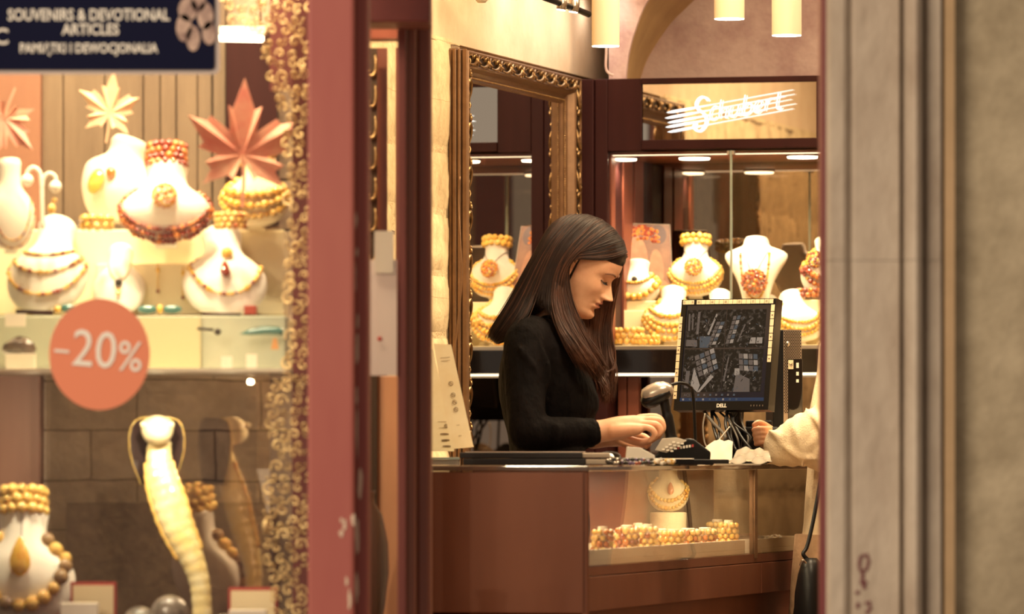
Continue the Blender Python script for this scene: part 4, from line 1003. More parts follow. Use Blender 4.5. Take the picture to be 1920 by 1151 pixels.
# ================================================================ PEOPLE
def evaluated(o):
    dg = bpy.context.evaluated_depsgraph_get(); dg.update()
    return bpy.data.meshes.new_from_object(o.evaluated_get(dg))
def remeshed(mb, voxel, smooth_it=6):
    """fuse overlapping closed shapes into one skin; returns (verts, faces)"""
    o = mb.build('fused', 'white'); r = o.modifiers.new('r', 'REMESH'); r.mode = 'VOXEL'; r.voxel_size = voxel
    if smooth_it:
        s_ = o.modifiers.new('s', 'SMOOTH'); s_.iterations = smooth_it; s_.factor = .5
    me = evaluated(o); vs = [v.co.copy() for v in me.vertices]; fs = [tuple(p.vertices) for p in me.polygons]
    old = o.data; bpy.data.objects.remove(o); bpy.data.meshes.remove(me); bpy.data.meshes.remove(old)
    return vs, fs
def chain(b, pts, rs, k=5, n=14, flat=None):
    p2 = cr(pts, k); m_ = len(p2); tab = [(i / (len(rs) - 1), r) for i, r in enumerate(rs)]
    b.tube(p2, [sm_interp(tab, j / (m_ - 1)) for j in range(m_)], n, flat=flat)
    b.sphere(p2[0], rs[0] * .98, n, 8); b.sphere(p2[-1], rs[-1] * .98, n, 8)
skin = mat('skin', (0.78, 0.44, 0.265), 0.48, sss=0.12, c2=(0.68, 0.345, 0.20), nscale=22, bump=.03, bscale=300)
lip = mat('lips', (0.50, 0.19, 0.13), 0.4, sss=.1)
black_cloth = mat('black_cotton', (0.0035, 0.003, 0.003), 0.8, c2=(0.007, 0.005, 0.005), nscale=12, bump=.8, bscale=24, spec=.06, stretch=(1, 1, .5))
black_cloth.node_tree.nodes['Bump'].inputs['Distance'].default_value = .02
hair_dark = mat('dark_brown_hair', (0.009, 0.0035, 0.0025), 0.45, c2=(0.018, 0.007, 0.0045), nscale=20, spec=.22)
hair_mid = mat('chestnut_hair', (0.042, 0.0135, 0.006), 0.42, c2=(0.085, 0.028, 0.012), nscale=20, spec=.35)
dark_line = mat('lash_brown', (0.03, 0.012, 0.008), .6)

class Head:
    FR = [(-.012, .030), (-.006, .048), (0, .062), (.008, .077), (.020, .083), (.032, .0815), (.042, .083), (.055, .086), (.068, .0865), (.082, .086), (.098, .085), (.112, .084), (.122, .0875), (.135, .091), (.150, .0905), (.168, .086), (.186, .076), (.202, .058), (.213, .035), (.2205, .012), (.222, 0)]
    BK = [(-.012, -.030), (0, -.040), (.02, -.052), (.05, -.068), (.08, -.083), (.11, -.094), (.14, -.097), (.17, -.090), (.19, -.076), (.205, -.056), (.215, -.032), (.2205, -.012), (.222, 0)]
    WD = [(-.012, .022), (-.004, .032), (.004, .040), (.015, .046), (.03, .052), (.05, .058), (.07, .064), (.09, .069), (.11, .072), (.13, .0735), (.15, .074), (.17, .070), (.19, .060), (.203, .048), (.213, .031), (.2205, .011), (.222, 0.001)]
    NO = [(.060, 0), (.065, .003), (.068, .012), (.0715, .0215), (.075, .0235), (.080, .0205), (.088, .0145), (.098, .0085), (.107, .004), (.116, .0015), (.124, 0)]
    def pt(s, phi, z):
        fr, bk, w_ = sm_interp(s.FR, z), sm_interp(s.BK, z), sm_interp(s.WD, z)
        c, sn = math.cos(phi), math.sin(phi)
        f = (fr * abs(c) ** .82) if c > 0 else (bk * abs(c) ** .9); y = w_ * math.copysign(abs(sn) ** .88, sn)
        if c > 0:
            g = lambda v, c0, sg: math.exp(-((v - c0) / sg) ** 2)
            a = abs(y)
            sg = interp([(.06, .010), (.072, .0135), (.08, .011), (.1, .0085), (.12, .009)], z)
            f += sm_interp(s.NO, z) * math.exp(-(a / sg) ** 2.4)
            f += .0075 * g(a, .0125, .0055) * g(z, .0712, .0055)             # nostril wings
            f -= .0055 * g(a, .0065, .0035) * g(z, .0655, .0026)             # nostrils
            lipw = math.exp(-(a / .0215) ** 4)
            f += (.0050 * g(z, .0555, .0042) + .0056 * g(z, .0440, .0046) - .0042 * g(z, .0500, .0017)) * lipw
            f -= .0022 * g(a, 0, .003) * g(z, .061, .004); f -= .0035 * g(z, .0345, .0045) * math.exp(-(a / .02) ** 4)
            f += .0045 * g(z, .018, .010) * g(a, 0, .018)
            f -= .0115 * g(a, .029, .0150) * g(z, .1130, .0100)              # eye sockets
            f += .0068 * g(a, .0310, .0115) * g(z, .1105, .0068)             # eyelid over the eyeball
            f -= .0022 * g(a, .0310, .0120) * g(z, .1045, .0015)
            f -= .0016 * g(a, .0310, .0130) * g(z, .1175, .0016)
            f += .0030 * g(a, .028, .018) * g(z, .1270, .0060)
            f += .0040 * g(a, .046, .017) * g(z, .0860, .0130)
            f -= .0030 * g(a, .040, .014) * g(z, .0560, .0140)
            f -= .002 * g(a, .027, .006) * g(z, .0500, .006)
        return Vector((f, y, z))
    def __init__(s, org, pitch, yaw, side):
        """side = -1: the head faces along +x with its right side to -y"""
        p, y = R(pitch), R(yaw)
        s.f = Vector((math.cos(y) * math.cos(p), -math.sin(y) * math.cos(p), -math.sin(p)))
        s.u = Vector((math.cos(y) * math.sin(p), -math.sin(y) * math.sin(p), math.cos(p)))
        s.s = Vector((-math.sin(y), -math.cos(y), 0)); s.o = org
    def w(s, v): return s.o + s.f * v[0] + s.s * v[1] + s.u * v[2]
    def at(s, y, z, off=0):
        w_ = sm_interp(s.WD, z); q_ = min(.999, abs(y) / w_) ** (1 / .88); phi = math.asin(q_) * (1 if y > 0 else -1)
        v = s.pt(phi, z); v.x += off; return s.w(v)
    def mesh(s, nz=120, n=176):
        vs = []; fs = []; mi = []
        zs_ = [lerp(-.012, .222, (i / nz)) for i in range(nz + 1)]
        for z in zs_:
            for j in range(n): vs.append(s.w(s.pt(2 * math.pi * j / n, z)))
        for i in range(nz):
            z = zs_[i]
            for j in range(n):
                k = (j + 1) % n; fs.append((i * n + j, i * n + k, (i + 1) * n + k, (i + 1) * n + j))
                p = s.pt(2 * math.pi * (j + .5) / n, z); a = abs(p.y)
                hw = .0215 * math.sqrt(max(0, 1 - ((z - .0497) / .0098) ** 2)) if abs(z - .0497) < .0098 else 0
                mi.append(1 if p.x > .05 and a < hw else 0)
        fs.append(tuple(range(n))[::-1]); fs.append(tuple(range(nz * n, (nz + 1) * n))); mi += [0, 0]
        return vs, fs, mi
    def ear(s, sgn):
        b = MB(); Y0 = .0775 * sgn
        rim = [(-.004, .086), (-.012, .092), (-.021, .106), (-.024, .122), (-.018, .134), (-.006, .1365), (.004, .128), (.003, .116)]
        b.tube([s.w(Vector((x, Y0 + sgn * (.010 - .35 * (x + .002)), z))) for x, z, _ in cr([(x, z, 0) for x, z in rim], 5)], .0028, 8)
        r0 = [(-.002, .078), (-.010, .084), (-.020, .104), (-.023, .122), (-.016, .132), (-.005, .134), (.003, .126), (.004, .105), (.004, .085)]
        c0 = []
        for dy in (0.0, .009):
            c0.append([s.w(Vector((x, Y0 + sgn * (dy - (.35 * (x + .002) if dy else 0) - .003), z))) for x, z in r0])
        b.rings(c0)
        b.sphere(s.w(Vector((-.003, Y0 + sgn * .007, .082))), .0065, 10, 7)
        b.tube([s.w(Vector((x, Y0 + sgn * .008, z))) for x, z in ((-.010, .094), (-.014, .106), (-.012, .120))], .0025, 6)
        return b

def finger(b, pts, r0=.0085):
    chain(b, pts, [r0, r0 * .98, r0 * .9, r0 * .72], 4, 10)

# ---------------------------------------------------------------- shop assistant
YW = 13.9
def PW(x, y, d=0.0): return P(x, y, YW + d)
wm = thing('person', 'woman with long dark hair and black blouse looking down behind the sales counter', 'person', (PW(1015, 960).x, YW, 0))
hd = Head(PW(1110, 593) , 29, 13, -1); hd.o = PW(1111, 592) - hd.f * .084 - hd.u * .020
core = MB()
# legs, torso, neck, arms: fused into one body
chain(core, [PW(1008, 1000, -.09), (PW(1012, 1000).x, YW - .09, .50), (PW(1000, 1000).x, YW - .09, .09)], [.085, .058, .040])
chain(core, [PW(1008, 1000, .09), (PW(1020, 1000).x, YW + .09, .50), (PW(1005, 1000).x, YW + .09, .09)], [.085, .058, .040])
for dy in (-.09, .09): chain(core, [(PW(1000, 0).x - .02, YW + dy, .045), (PW(1000, 0).x + .14, YW + dy, .035)], [.040, .030])
chain(core, [PW(1020, 960), PW(1024, 880), PW(1026, 790), PW(1022, 700), PW(1020, 650)], [.085, .075, .075, .078, .07])
chain(core, [PW(1012, 640, -.02), PW(1040, 590, -.01), hd.w(Vector((-.030, 0, .040)))], [.075, .055, .052])
HANDS = []
sh, el, wr = PW(992, 642, -.150), PW(990, 812, -.24), PW(1122, 809, -.20)
chain(core, [sh, sh.lerp(el, .5), el], [.050, .042, .036]); chain(core, [el, el.lerp(wr, .5), wr], [.036, .034, .026])
sh2, el2, wr2 = PW(1010, 628, .165), PW(1010, 800, .20), PW(1130, 818, .0)
chain(core, [sh2, sh2.lerp(el2, .5), el2], [.050, .042, .036]); chain(core, [el2, el2.lerp(wr2, .5), wr2], [.036, .034, .024])
cv, cf = remeshed(core, .009, 8)
# near hand: palm and five separate fingers pinching something small
hb = MB()
chain(hb, [PW(1100, 811, -.200), PW(1128, 808, -.198), PW(1160, 802, -.197), PW(1192, 797, -.196)], [.030, .0265, .027, .024], n=18, flat=None)
for dy, y0 in ((-.033, 8), (-.012, 3), (.010, -3), (.028, -7)):
    chain(hb, [PW(1150, 803 + y0 * .6, -.196 + dy * .5), PW(1198, 796 + y0, -.196 + dy)], [.019, .0125], n=12)
finger(hb, [PW(1196, 800, -.229), PW(1219, 803, -.231), PW(1228, 815, -.228), PW(1218, 827, -.222)], .0082)
finger(hb, [PW(1200, 794, -.210), PW(1230, 796, -.211), PW(1238, 809, -.209), PW(1227, 823, -.206)], .0090)
finger(hb, [PW(1201, 788, -.189), PW(1234, 788, -.189), PW(1243, 802, -.188), PW(1234, 820, -.187)], .0092)
finger(hb, [PW(1199, 783, -.170), PW(1230, 782, -.168), PW(1242, 794, -.168), PW(1238, 812, -.172)], .0090)
finger(hb, [PW(1160, 815, -.170), PW(1186, 826, -.168), PW(1206, 829, -.172), PW(1224, 824, -.178)], .0105)
hv, hf = remeshed(hb, .0028, 3)
hb = MB()
chain(hb, [PW(1112, 820, .01), PW(1140, 819, -.02), PW(1172, 820, -.05)], [.028, .024, .022], n=16)
for k, dy in enumerate((-.03, -.012, .006, .022)):
    chain(hb, [PW(1150, 818, -.03 + dy * .5), PW(1184, 816 + k, -.06 + dy)], [.017, .011], n=10)
    finger(hb, [PW(1182, 816, -.06 + dy), PW(1206, 818 + k, -.085 + dy), PW(1218, 828, -.10 + dy), PW(1212, 838, -.10 + dy)], .0085)
finger(hb, [PW(1160, 826, -.06), PW(1182, 836, -.095), PW(1198, 836, -.11), PW(1208, 834, -.12)], .0095)
h2v, h2f = remeshed(hb, .0032, 3)
body = MB(); body.add(cv, cf); body.add(hv, hf); body.add(h2v, h2f)
hvv, hff, hmi = hd.mesh(); b0 = len(body.v); body.v += hvv
for f_, m_ in zip(hff, hmi): body.f.append([b0 + i for i in f_]); body.m.append(m_)
for sgn in (1, -1):
    e = hd.ear(sgn); body.add(e.v, e.f)
bo = body.build('body', [skin, lip], wm, smooth=True)
# nails
b = MB()
for c in (PW(1215, 829, -.230), PW(1223, 826, -.214)): b.sphere(c, .0045, 8, 6, (1, .5, 1.2))
# eyebrow, lashes
b = MB()
for s_ in (1, -1):
    br = [hd.at(s_ * y, z, .0010) for y, z in ((.012, .1275), (.020, .1300), (.030, .1315), (.040, .1300), (.049, .1255))]
    b.tube(cr(br, 5), [.0010] + [.0025] * 12 + [.0021] * 6 + [.0008] * 2, 6)
b.build('eyebrow', mat('brow_brown', (.20, .085, .045), .8), bo, smooth=True)
b = MB()
for s_ in (1, -1):
    ls = [(.0185, .1065), (.024, .1048), (.031, .1040), (.038, .1050), (.0445, .1080)]
    c_ = cr([hd.at(s_ * y, z, .0012) for y, z in ls], 5); b.tube(c_, .0011, 6)
    for i in range(2, len(c_) - 1):
        d = (hd.f * .0065 - hd.u * .0045 + hd.s * s_ * .004 * (i / len(c_) - .3)); b.tube([c_[i], c_[i] + d * .6, c_[i] + d + hd.u * .0012], [.0006, .0004, .0002], 4)
b.build('eyelashes', dark_line, bo)

# black blouse: torso and sleeves fused, slightly larger than the body
bl = MB(); rows = [(598, 1000, 1052, .090), (612, 975, 1062, .135), (628, 962, 1072, .165), (650, 945, 1088, .178), (690, 936, 1103, .172), (720, 934, 1116, .168), (745, 936, 1124, .162), (765, 940, 1125, .158), (785, 944, 1115, .152), (815, 952, 1102, .148),
                   (850, 956, 1096, .150), (900, 950, 1098, .165), (950, 944, 1102, .180), (985, 944, 1104, .185)]
rings = []
for y, x0, x1, hw in rows:
    ring = []
    for j in range(40):
        a = 2 * math.pi * j / 40; c, s_ = math.cos(a), math.sin(a)
        x = (x0 + x1) / 2 + (x1 - x0) / 2 * math.copysign(abs(c) ** .85, c)
        bust = 0
        if c > 0: bust = 10 * math.exp(-((y - 752) / 28) ** 2) * (math.exp(-((abs(s_) - .42) / .25) ** 2) - .5)
        ring.append(PW(x + bust, y, hw * math.copysign(abs(s_) ** .8, s_)))
    rings.append(ring)
bl.rings(rings)
chain(bl, [PW(1012, 632, -.10), sh + Vector((-.004, 0, 0)), sh.lerp(el, .45) + Vector((-.008, 0, 0)), el + Vector((-.002, 0, 0))], [.050, .056, .049, .044])
chain(bl, [el, el.lerp(wr, .3) + Vector((0, 0, -.002)), el.lerp(wr, .60), PW(1109, 811, -.203)], [.044, .040, .036, .0325], n=18)
chain(bl, [PW(1010, 628, .12), sh2, sh2.lerp(el2, .5), el2], [.055, .058, .050, .044]); chain(bl, [el2, el2.lerp(wr2, .5), el2.lerp(wr2, .82)], [.043, .038, .033])
# raised creases in the cloth of the near sleeve and chest
rq = random.Random(2)
for pts in ([(960, 700), (985, 735), (1012, 752)], [(948, 735), (978, 768), (1010, 790)], [(955, 775), (985, 795), (1020, 800)], [(1010, 640), (1028, 690), (1022, 740)], [(972, 650), (1000, 690), (1014, 730)],
            [(985, 790), (1015, 800), (1035, 812)], [(1000, 838), (1025, 815), (1030, 795)], [(1040, 792), (1046, 812), (1042, 836)]):
    d = -.262 if pts[0][1] > 780 else -.222
    c_ = cr([PW(x, y, d + (.02 if x > 1008 and y < 780 else 0)) for x, y in pts], 5); bl.tube(c_, [.003 + .006 * math.sin(math.pi * i / (len(c_) - 1)) for i in range(len(c_))], 8)
for pts in ([(1040, 740), (1075, 722), (1110, 735)], [(1035, 760), (1080, 748), (1118, 760)], [(1060, 690), (1085, 712), (1108, 738)]):
    c_ = cr([PW(x, y, -.135 + (.07 if x > 1100 else .02 if x > 1070 else 0)) for x, y in pts], 5); bl.tube(c_, [.003 + .005 * math.sin(math.pi * i / (len(c_) - 1)) for i in range(len(c_))], 8)
bv, bf = remeshed(bl, .0055, 5)
b = MB(); b.add(bv, bf); blo = b.build('blouse', black_cloth, wm, smooth=True)
cuff = MB(); ax = (PW(1112, 811, -.204) - el).normalized(); c0 = PW(1092, 811.5, -.206); pts = [c0, c0 + ax * .008, c0 + ax * .022, c0 + ax * .0275]
cuff.tube(pts, [.0335, .0348, .0342, .0325], 28); cuff.build('cuff', black_cloth, blo, smooth=True)
MB().tube(cr([PW(1003, 608, -.10), PW(1028, 598, -.085), PW(1055, 608, -.06), PW(1066, 618, 0), PW(1055, 608, .06), PW(1028, 598, .085), PW(1003, 608, .10)], 5), .010, 10).build('collar', black_cloth, blo, smooth=True)
tb = MB()
for dy in (-.09, .09):
    chain(tb, [PW(1010, 990, dy), (PW(1014, 0).x, YW + dy, .50), (PW(1002, 0).x, YW + dy, .10)], [.10, .072, .055])
chain(tb, [PW(1014, 985, -.06), PW(1014, 985, .06)], [.12, .12])
tv, tf_ = remeshed(tb, .012, 4); b = MB(); b.add(tv, tf_); b.build('trousers', black_cloth, wm, smooth=True)

# hair: guides in the plane of the picture with their depth towards the camera
G = [
 [(1168, 475, -.014), (1151, 481, -.044), (1123, 489, -.076), (1098, 487, -.087), (1078, 474, -.090), (1063, 484, -.092), (1062, 520, -.096), (1074, 575, -.105), (1100, 632, -.115), (1133, 690, -.118)],
 [(1163, 455, -.005), (1142, 462, -.048), (1114, 470, -.078), (1090, 470, -.090), (1068, 470, -.096), (1056, 490, -.098), (1056, 530, -.102), (1072, 595, -.115), (1102, 655, -.125), (1128, 705, -.120)],
 [(1148, 432, 0), (1126, 446, -.055), (1094, 466, -.090), (1066, 490, -.102), (1052, 525, -.108), (1052, 570, -.118), (1070, 620, -.140), (1098, 668, -.145), (1120, 712, -.140)],
 [(1128, 413, 0), (1106, 428, -.055), (1074, 455, -.090), (1048, 492, -.104), (1036, 532, -.112), (1034, 575, -.130), (1048, 618, -.165), (1070, 655, -.175), (1092, 688, -.165)],
 [(1104, 403, 0), (1082, 418, -.052), (1052, 448, -.086), (1026, 492, -.102), (1010, 535, -.112), (996, 572, -.130), (986, 596, -.160), (970, 615, -.170), (955, 632, -.170)],
 [(1084, 402, 0), (1064, 414, -.046), (1034, 446, -.078), (1008, 492, -.092), (986, 540, -.104), (966, 580, -.118), (950, 608, -.125), (938, 628, -.125), (930, 642, -.12)],
 [(1068, 405, 0), (1048, 418, -.030), (1020, 448, -.052), (996, 492, -.062), (974, 538, -.070), (954, 576, -.078), (938, 602, -.082), (927, 620, -.082), (920, 634, -.08)],
 [(1056, 411, .01), (1032, 430, 0), (1010, 462, -.01), (988, 504, -.012), (966, 548, -.014), (948, 582, -.016), (933, 606, -.018), (924, 621, -.018), (918, 634, -.018)]]
hb_ = thing('hair_anchor', 'x', 'x'); bpy.data.objects.remove(hb_)
hair = MB()
def equal(pts, n=33):
    L = [0]
    for a, b_ in zip(pts, pts[1:]): L.append(L[-1] + (b_ - a).length)
    out = []; j = 0
    for i in range(n):
        d = L[-1] * i / (n - 1)
        while j < len(L) - 2 and L[j + 1] < d: j += 1
        out.append(pts[j].lerp(pts[j + 1], min(1, (d - L[j]) / max(1e-9, L[j + 1] - L[j]))))
    return out
GW = [cr([PW(*p) for p in g], 4) for g in G]
def cap_layer(gs, inward, flip=1):
    rings = []
    for g in gs:
        rings.append([Vector((p.x, YW + (p.y - YW) * flip + flip * inward * (1 - .0), p.z - .000)) for p in g])
    vs = [p for r in rings for p in r]; n = len(rings[0]); fs = []
    for i in range(len(rings) - 1):
        for j in range(n - 1): fs.append((i * n + j, i * n + j + 1, (i + 1) * n + j + 1, (i + 1) * n + j))
    hair.add(vs, fs)
def closed(gs, d0, d1, flip=1):
    """a solid sheet of hair between two depths"""
    A = [[Vector((p.x, YW + (p.y + d0 - YW) * flip, p.z)) for p in g] for g in gs]; B_ = [[Vector((lerp(p.x, PW(1060, 0).x, .04), YW + (p.y + d1 - YW) * flip, p.z)) for p in g] for g in gs]
    n = len(A[0]); m_ = len(A); vs = [p for r in A for p in r] + [p for r in B_ for p in r]; N = n * m_; fs = []
    for i in range(m_ - 1):
        for j in range(n - 1):
            a = i * n + j; fs.append((a, a + 1, a + n + 1, a + n)); fs.append((N + a, N + a + n, N + a + n + 1, N + a + 1))
    for j in range(n - 1):
        fs.append((j, N + j, N + j + 1, j + 1)); a = (m_ - 1) * n + j; fs.append((a, a + 1, N + a + 1, N + a))
    for i in range(m_ - 1):
        a = i * n; fs.append((a, a + n, N + a + n, N + a)); a = i * n + n - 1; fs.append((a, N + a, N + a + n, a + n))
    hair.add(vs, fs)
# crown and back of the skull under the strands
vs = []; nz_, n_ = 26, 48
for i in range(nz_ + 1):
    z = lerp(.045, .222, (i / nz_) ** .8)
    for j in range(n_):
        v = Head.pt(hd, 2 * math.pi * j / n_, min(z, .2215)); c = math.cos(2 * math.pi * j / n_)
        def sst(a_, b_, x): x = max(0, min(1, (x - a_) / (b_ - a_))); return x * x * (3 - 2 * x)
        tz = sst(.122, .172, z); tb = sst(.030, -.010, v.x); q_ = max(tz, tb)
        kx = lerp(.80, lerp(1.06, 1.10, tb), q_); ky = lerp(.93, lerp(1.045, 1.09, tb), q_)
        vs.append(hd.w(Vector((v.x * kx, v.y * ky, z + .003 * sst(.15, .222, z)))))
fs = [(i * n_ + j, i * n_ + (j + 1) % n_, (i + 1) * n_ + (j + 1) % n_, (i + 1) * n_ + j) for i in range(nz_) for j in range(n_)] + [tuple(range(nz_ * n_, (nz_ + 1) * n_))]
hair.add(vs, fs)
from mathutils.bvhtree import BVHTree
CAP = BVHTree.FromPolygons(vs, fs); CC = hd.w(Vector((0, 0, .12)))
def push(p, d=.003):
    n_ = CAP.find_nearest(p, .06)
    if n_[0] is None: return p
    nn = n_[1] if n_[1].dot(n_[0] - CC) > 0 else -n_[1]
    h = (p - n_[0]).dot(nn)
    return p + nn * (d - h) if h < d and (p - CC).length < .135 else p
def relax(g, it=5):
    for _ in range(it):
        g = [g[0]] + [g[i] * .4 + (g[i - 1] + g[i + 1]) * .3 for i in range(1, len(g) - 1)] + [g[-1]]
    return g
GW0 = [equal(g) for g in GW]
def settle(g):
    for _ in range(3): g = relax([push(p, .0055) for p in g], 3)
    return g
GW = [settle(g) for g in GW0]
GM = [settle([Vector((p.x, 2 * YW - p.y, p.z)) for p in g]) for g in GW0]
GM = [[p - Vector((0, 0, .011 * math.exp(-(i / 7) ** 2))) for i, p in enumerate(g)] for g in GM]
for fl in (1, -1):
    gg = GW if fl == 1 else GM; closed(gg[:4], .003 * fl, .020 * fl); closed(gg[4:], .003 * fl, .03 * fl)
    if fl == -1: closed(gg[3:5], -.004, -.022)
# join between the fourth and fifth guide only over the skull, where the locks part
closed([g[:23] for g in GW[3:5]], .005, .022, 1)
# bulk of hair hanging behind the neck down to the back
vol = []
for (xa, ya), (xb, yb), hw in (((1050, 440), (1090, 470), .07), ((1010, 480), (1070, 520), .085), ((985, 520), (1050, 560), .095), ((962, 560), (1020, 590), .10), ((944, 595), (985, 605), .10), ((928, 620), (950, 634), .09)):
    c = PW((xa + xb) / 2, (ya + yb) / 2); h = (PW(xb, yb) - PW(xa, ya)) / 2
    vol.append([c + h * math.cos(t_) + Vector((0, hw * math.sin(t_), 0)) for t_ in [2 * math.pi * j / 20 for j in range(20)]])
hair.rings(vol)
ho = hair.build('hair', hair_dark, wm, smooth=True)
qh = random.Random(9); FW0 = None
def strands(gw, num, r, m, par, name, jit=.003, lenj=.12, wave=0.0, flip=1, spread=1, lo_=0, out=.002, segs=None):
    b = MB()
    for _ in range(num):
        i = qh.randrange(len(segs)) if segs else qh.randrange(len(gw) - 1); i = segs[i] if segs else i
        t = qh.random(); g0, g1 = gw[i], gw[i + 1]; n = len(g0); e = n - int(qh.random() * lenj * n)
        j0 = Vector((qh.gauss(0, jit), qh.gauss(0, jit) - out, qh.gauss(0, jit))); j1 = Vector((qh.gauss(0, jit * 2.2), qh.gauss(0, jit) - out, qh.gauss(0, jit * 1.6)))
        ph = qh.random() * 6.28; pts = []
        for k in range(lo_, e):
            p = g0[k].lerp(g1[k], t); s_ = k / (n - 1); p = p + j0.lerp(j1, s_) * (.35 + .65 * s_)
            if wave: p = p + Vector((math.sin(ph + s_ * 9), 0, 0)) * wave * s_
            pts.append(Vector((p.x, YW + (p.y - YW) * flip, p.z)))
        m_ = len(pts)
        if m_ > 3: b.tube(pts, [r * min(1, .5 + 4 * k / m_) * min(1, .15 + 5 * (m_ - 1 - k) / m_) for k in range(m_)], 4)
    o = b.build(name, m, par, smooth=True); return o
strands(GW, 2500, .00085, hair_dark, ho, 'strands', jit=.0022, lenj=.10, segs=[0, 0, 1, 1, 2, 2, 4, 4, 5, 5, 6])
strands([g[:24] for g in GW], 420, .0009, hair_dark, ho, 'strands', jit=.002, segs=[3])
strands(GW, 150, .0007, hair_mid, ho, 'highlights', jit=.003, lenj=.06, wave=.002, out=.0045, segs=[0, 1, 2, 4, 5, 6])
strands(GM, 600, .0010, hair_dark, ho, 'strands', out=-.002)
FG = [[(1098, 560, .03), (1092, 600, .02), (1096, 640, 0), (1110, 680, -.03), (1126, 720, -.05), (1131, 740, -.05)],
      [(1118, 540, .06), (1112, 600, .055), (1112, 645, .045), (1122, 690, .03), (1132, 725, .01), (1134, 755, 0)],
      [(1146, 520, .072), (1136, 575, .074), (1128, 620, .07), (1130, 665, .06), (1137, 710, .04), (1137, 758, .02)],
      [(1164, 505, .06), (1153, 560, .066), (1144, 610, .066), (1145, 660, .056), (1150, 695, .04), (1140, 745, .03)]]
FW = [cr([PW(*p) for p in g], 5) for g in FG]; FW0 = FW
strands(FW, 800, .0010, hair_mid, ho, 'far_locks', jit=.0035, lenj=.25, wave=.004)
tb = MB()
vs = [p + Vector((0, .012, 0)) for g in FW for p in g[:-4]]; n_ = len(FW[0]) - 4
tb.add(vs + [v + Vector((0, .004, 0)) for v in vs], [(i * n_ + j, i * n_ + j + 1, (i + 1) * n_ + j + 1, (i + 1) * n_ + j) for i in range(len(FW) - 1) for j in range(n_ - 1)])
tb.build('far_lock_mass', hair_mid, ho, smooth=True)
b = MB()
for k in range(14):
    j = [Vector((qh.gauss(0, .0012), qh.gauss(0, .002), qh.gauss(0, .001))) for _ in range(9)]
    pp = [(1167, 474, .0), (1166, 500, .01), (1162, 525, .02), (1153, 553, .03), (1147, 590, .03), (1147, 630, .025), (1153, 662, .02), (1150, 690, .01), (1132, 700, -.01)]
    b.tube(cr([PW(x, y, d) + q_ for (x, y, d), q_ in zip(pp, j)], 5), [.0006] + [.0010] * 38 + [.0004] * 2, 4)
b.build('loose_strand', hair_mid, ho, smooth=True)
# front locks over the chest, chestnut ends
strands([g[16:] for g in GW[:4]], 700, .0008, hair_mid, ho, 'front_locks', jit=.004, lenj=.2, wave=.003, out=.005, segs=[0, 1, 2])

# ---------------------------------------------------------------- customer
YU = 14.55
def PU(x, y, d=0.0): return P(x, y, YU + d)
cs = thing('person', 'customer in beige knitted sweater resting an arm on the counter beside the computer', 'person', (PU(1620, 960).x, YU, 0))
knit = mat('beige_knit', (0.80, 0.64, 0.42), 0.9, c2=(0.72, 0.55, 0.35), nscale=40, bump=.25, bscale=220)
coatm = mat('brown_beige_cloth', (0.42, 0.25, 0.14), 0.9, c2=(0.34, 0.20, 0.11), nscale=20, bump=.3, bscale=60)
hc = Head(PU(1600, 560), 14, 170, -1); hc.f = Vector((-.95, .15, -.24)).normalized(); hc.s = Vector((-.15, -.98, 0)).normalized(); hc.u = hc.s.cross(hc.f) * -1
if hc.u.z < 0: hc.u = -hc.u
hc.o = PU(1648, 575)
core = MB(); CX = PU(1625, 0).x
chain(core, [Vector((CX, YU - .09, .9)), Vector((CX, YU - .09, .48)), Vector((CX + .01, YU - .09, .08))], [.09, .06, .04])
chain(core, [Vector((CX, YU + .09, .9)), Vector((CX, YU + .09, .48)), Vector((CX + .01, YU + .09, .08))], [.09, .06, .04])
for dy in (-.09, .09): chain(core, [Vector((CX + .03, YU + dy, .045)), Vector((CX - .13, YU + dy, .035))], [.040, .030])
chain(core, [Vector((CX, YU, .95)), Vector((CX, YU, 1.15)), PU(1622, 665)], [.11, .09, .075]); chain(core, [PU(1624, 650), hc.w(Vector((-.025, 0, .03)))], [.058, .050])
s1, e1, w1 = PU(1612, 655, -.17), PU(1556, 842, -.16), PU(1440, 826, -.10)
chain(core, [s1, s1.lerp(e1, .5), e1], [.052, .046, .040]); chain(core, [e1, e1.lerp(w1, .5), w1], [.038, .034, .027])
s2, e2, w2 = PU(1612, 655, .17), PU(1600, 820, .22), PU(1520, 846, .10)
chain(core, [s2, s2.lerp(e2, .5), e2], [.052, .046, .040]); chain(core, [e2, e2.lerp(w2, .5), w2], [.038, .034, .027])
cv, cf = remeshed(core, .01, 6)
hb = MB(); chain(hb, [w1, PU(1428, 815, -.10)], [.026, .025])
for k in range(4):
    y = 804 + k * 8.6
    finger(hb, [PU(1444, y, -.120), PU(1424 + k, y - 1, -.138), PU(1413 + k * 1.5, y + 2, -.128), PU(1417 + k, y + 4, -.108)], .0066)
finger(hb, [PU(1446, 804, -.10), PU(1432, 795, -.112), PU(1421, 792, -.118), PU(1413, 797, -.120)], .0078)
hv, hf = remeshed(hb, .0023, 2)
hb = MB(); chain(hb, [w2, PU(1495, 850, .07)], [.024, .022])
for k, dy in enumerate((.03, .048, .066, .084)): finger(hb, [PU(1495, 850, dy), PU(1478, 852, dy - .01), PU(1466, 858, dy - .02), PU(1462, 864, dy - .02)], .0082)
finger(hb, [PU(1500, 856, .03), PU(1490, 862, .02), PU(1482, 864, .012), PU(1476, 866, .01)], .009)
h2v, h2f = remeshed(hb, .0035, 3)
body = MB(); body.add(cv, cf); body.add(hv, hf); body.add(h2v, h2f)
v_, f_, m_ = hc.mesh(70, 90); b0 = len(body.v); body.v += v_
for a, c in zip(f_, m_): body.f.append([b0 + i for i in a]); body.m.append(c)
for sgn in (1, -1): e = hc.ear(sgn); body.add(e.v, e.f)
body.build('body', [skin, lip], cs, smooth=True)
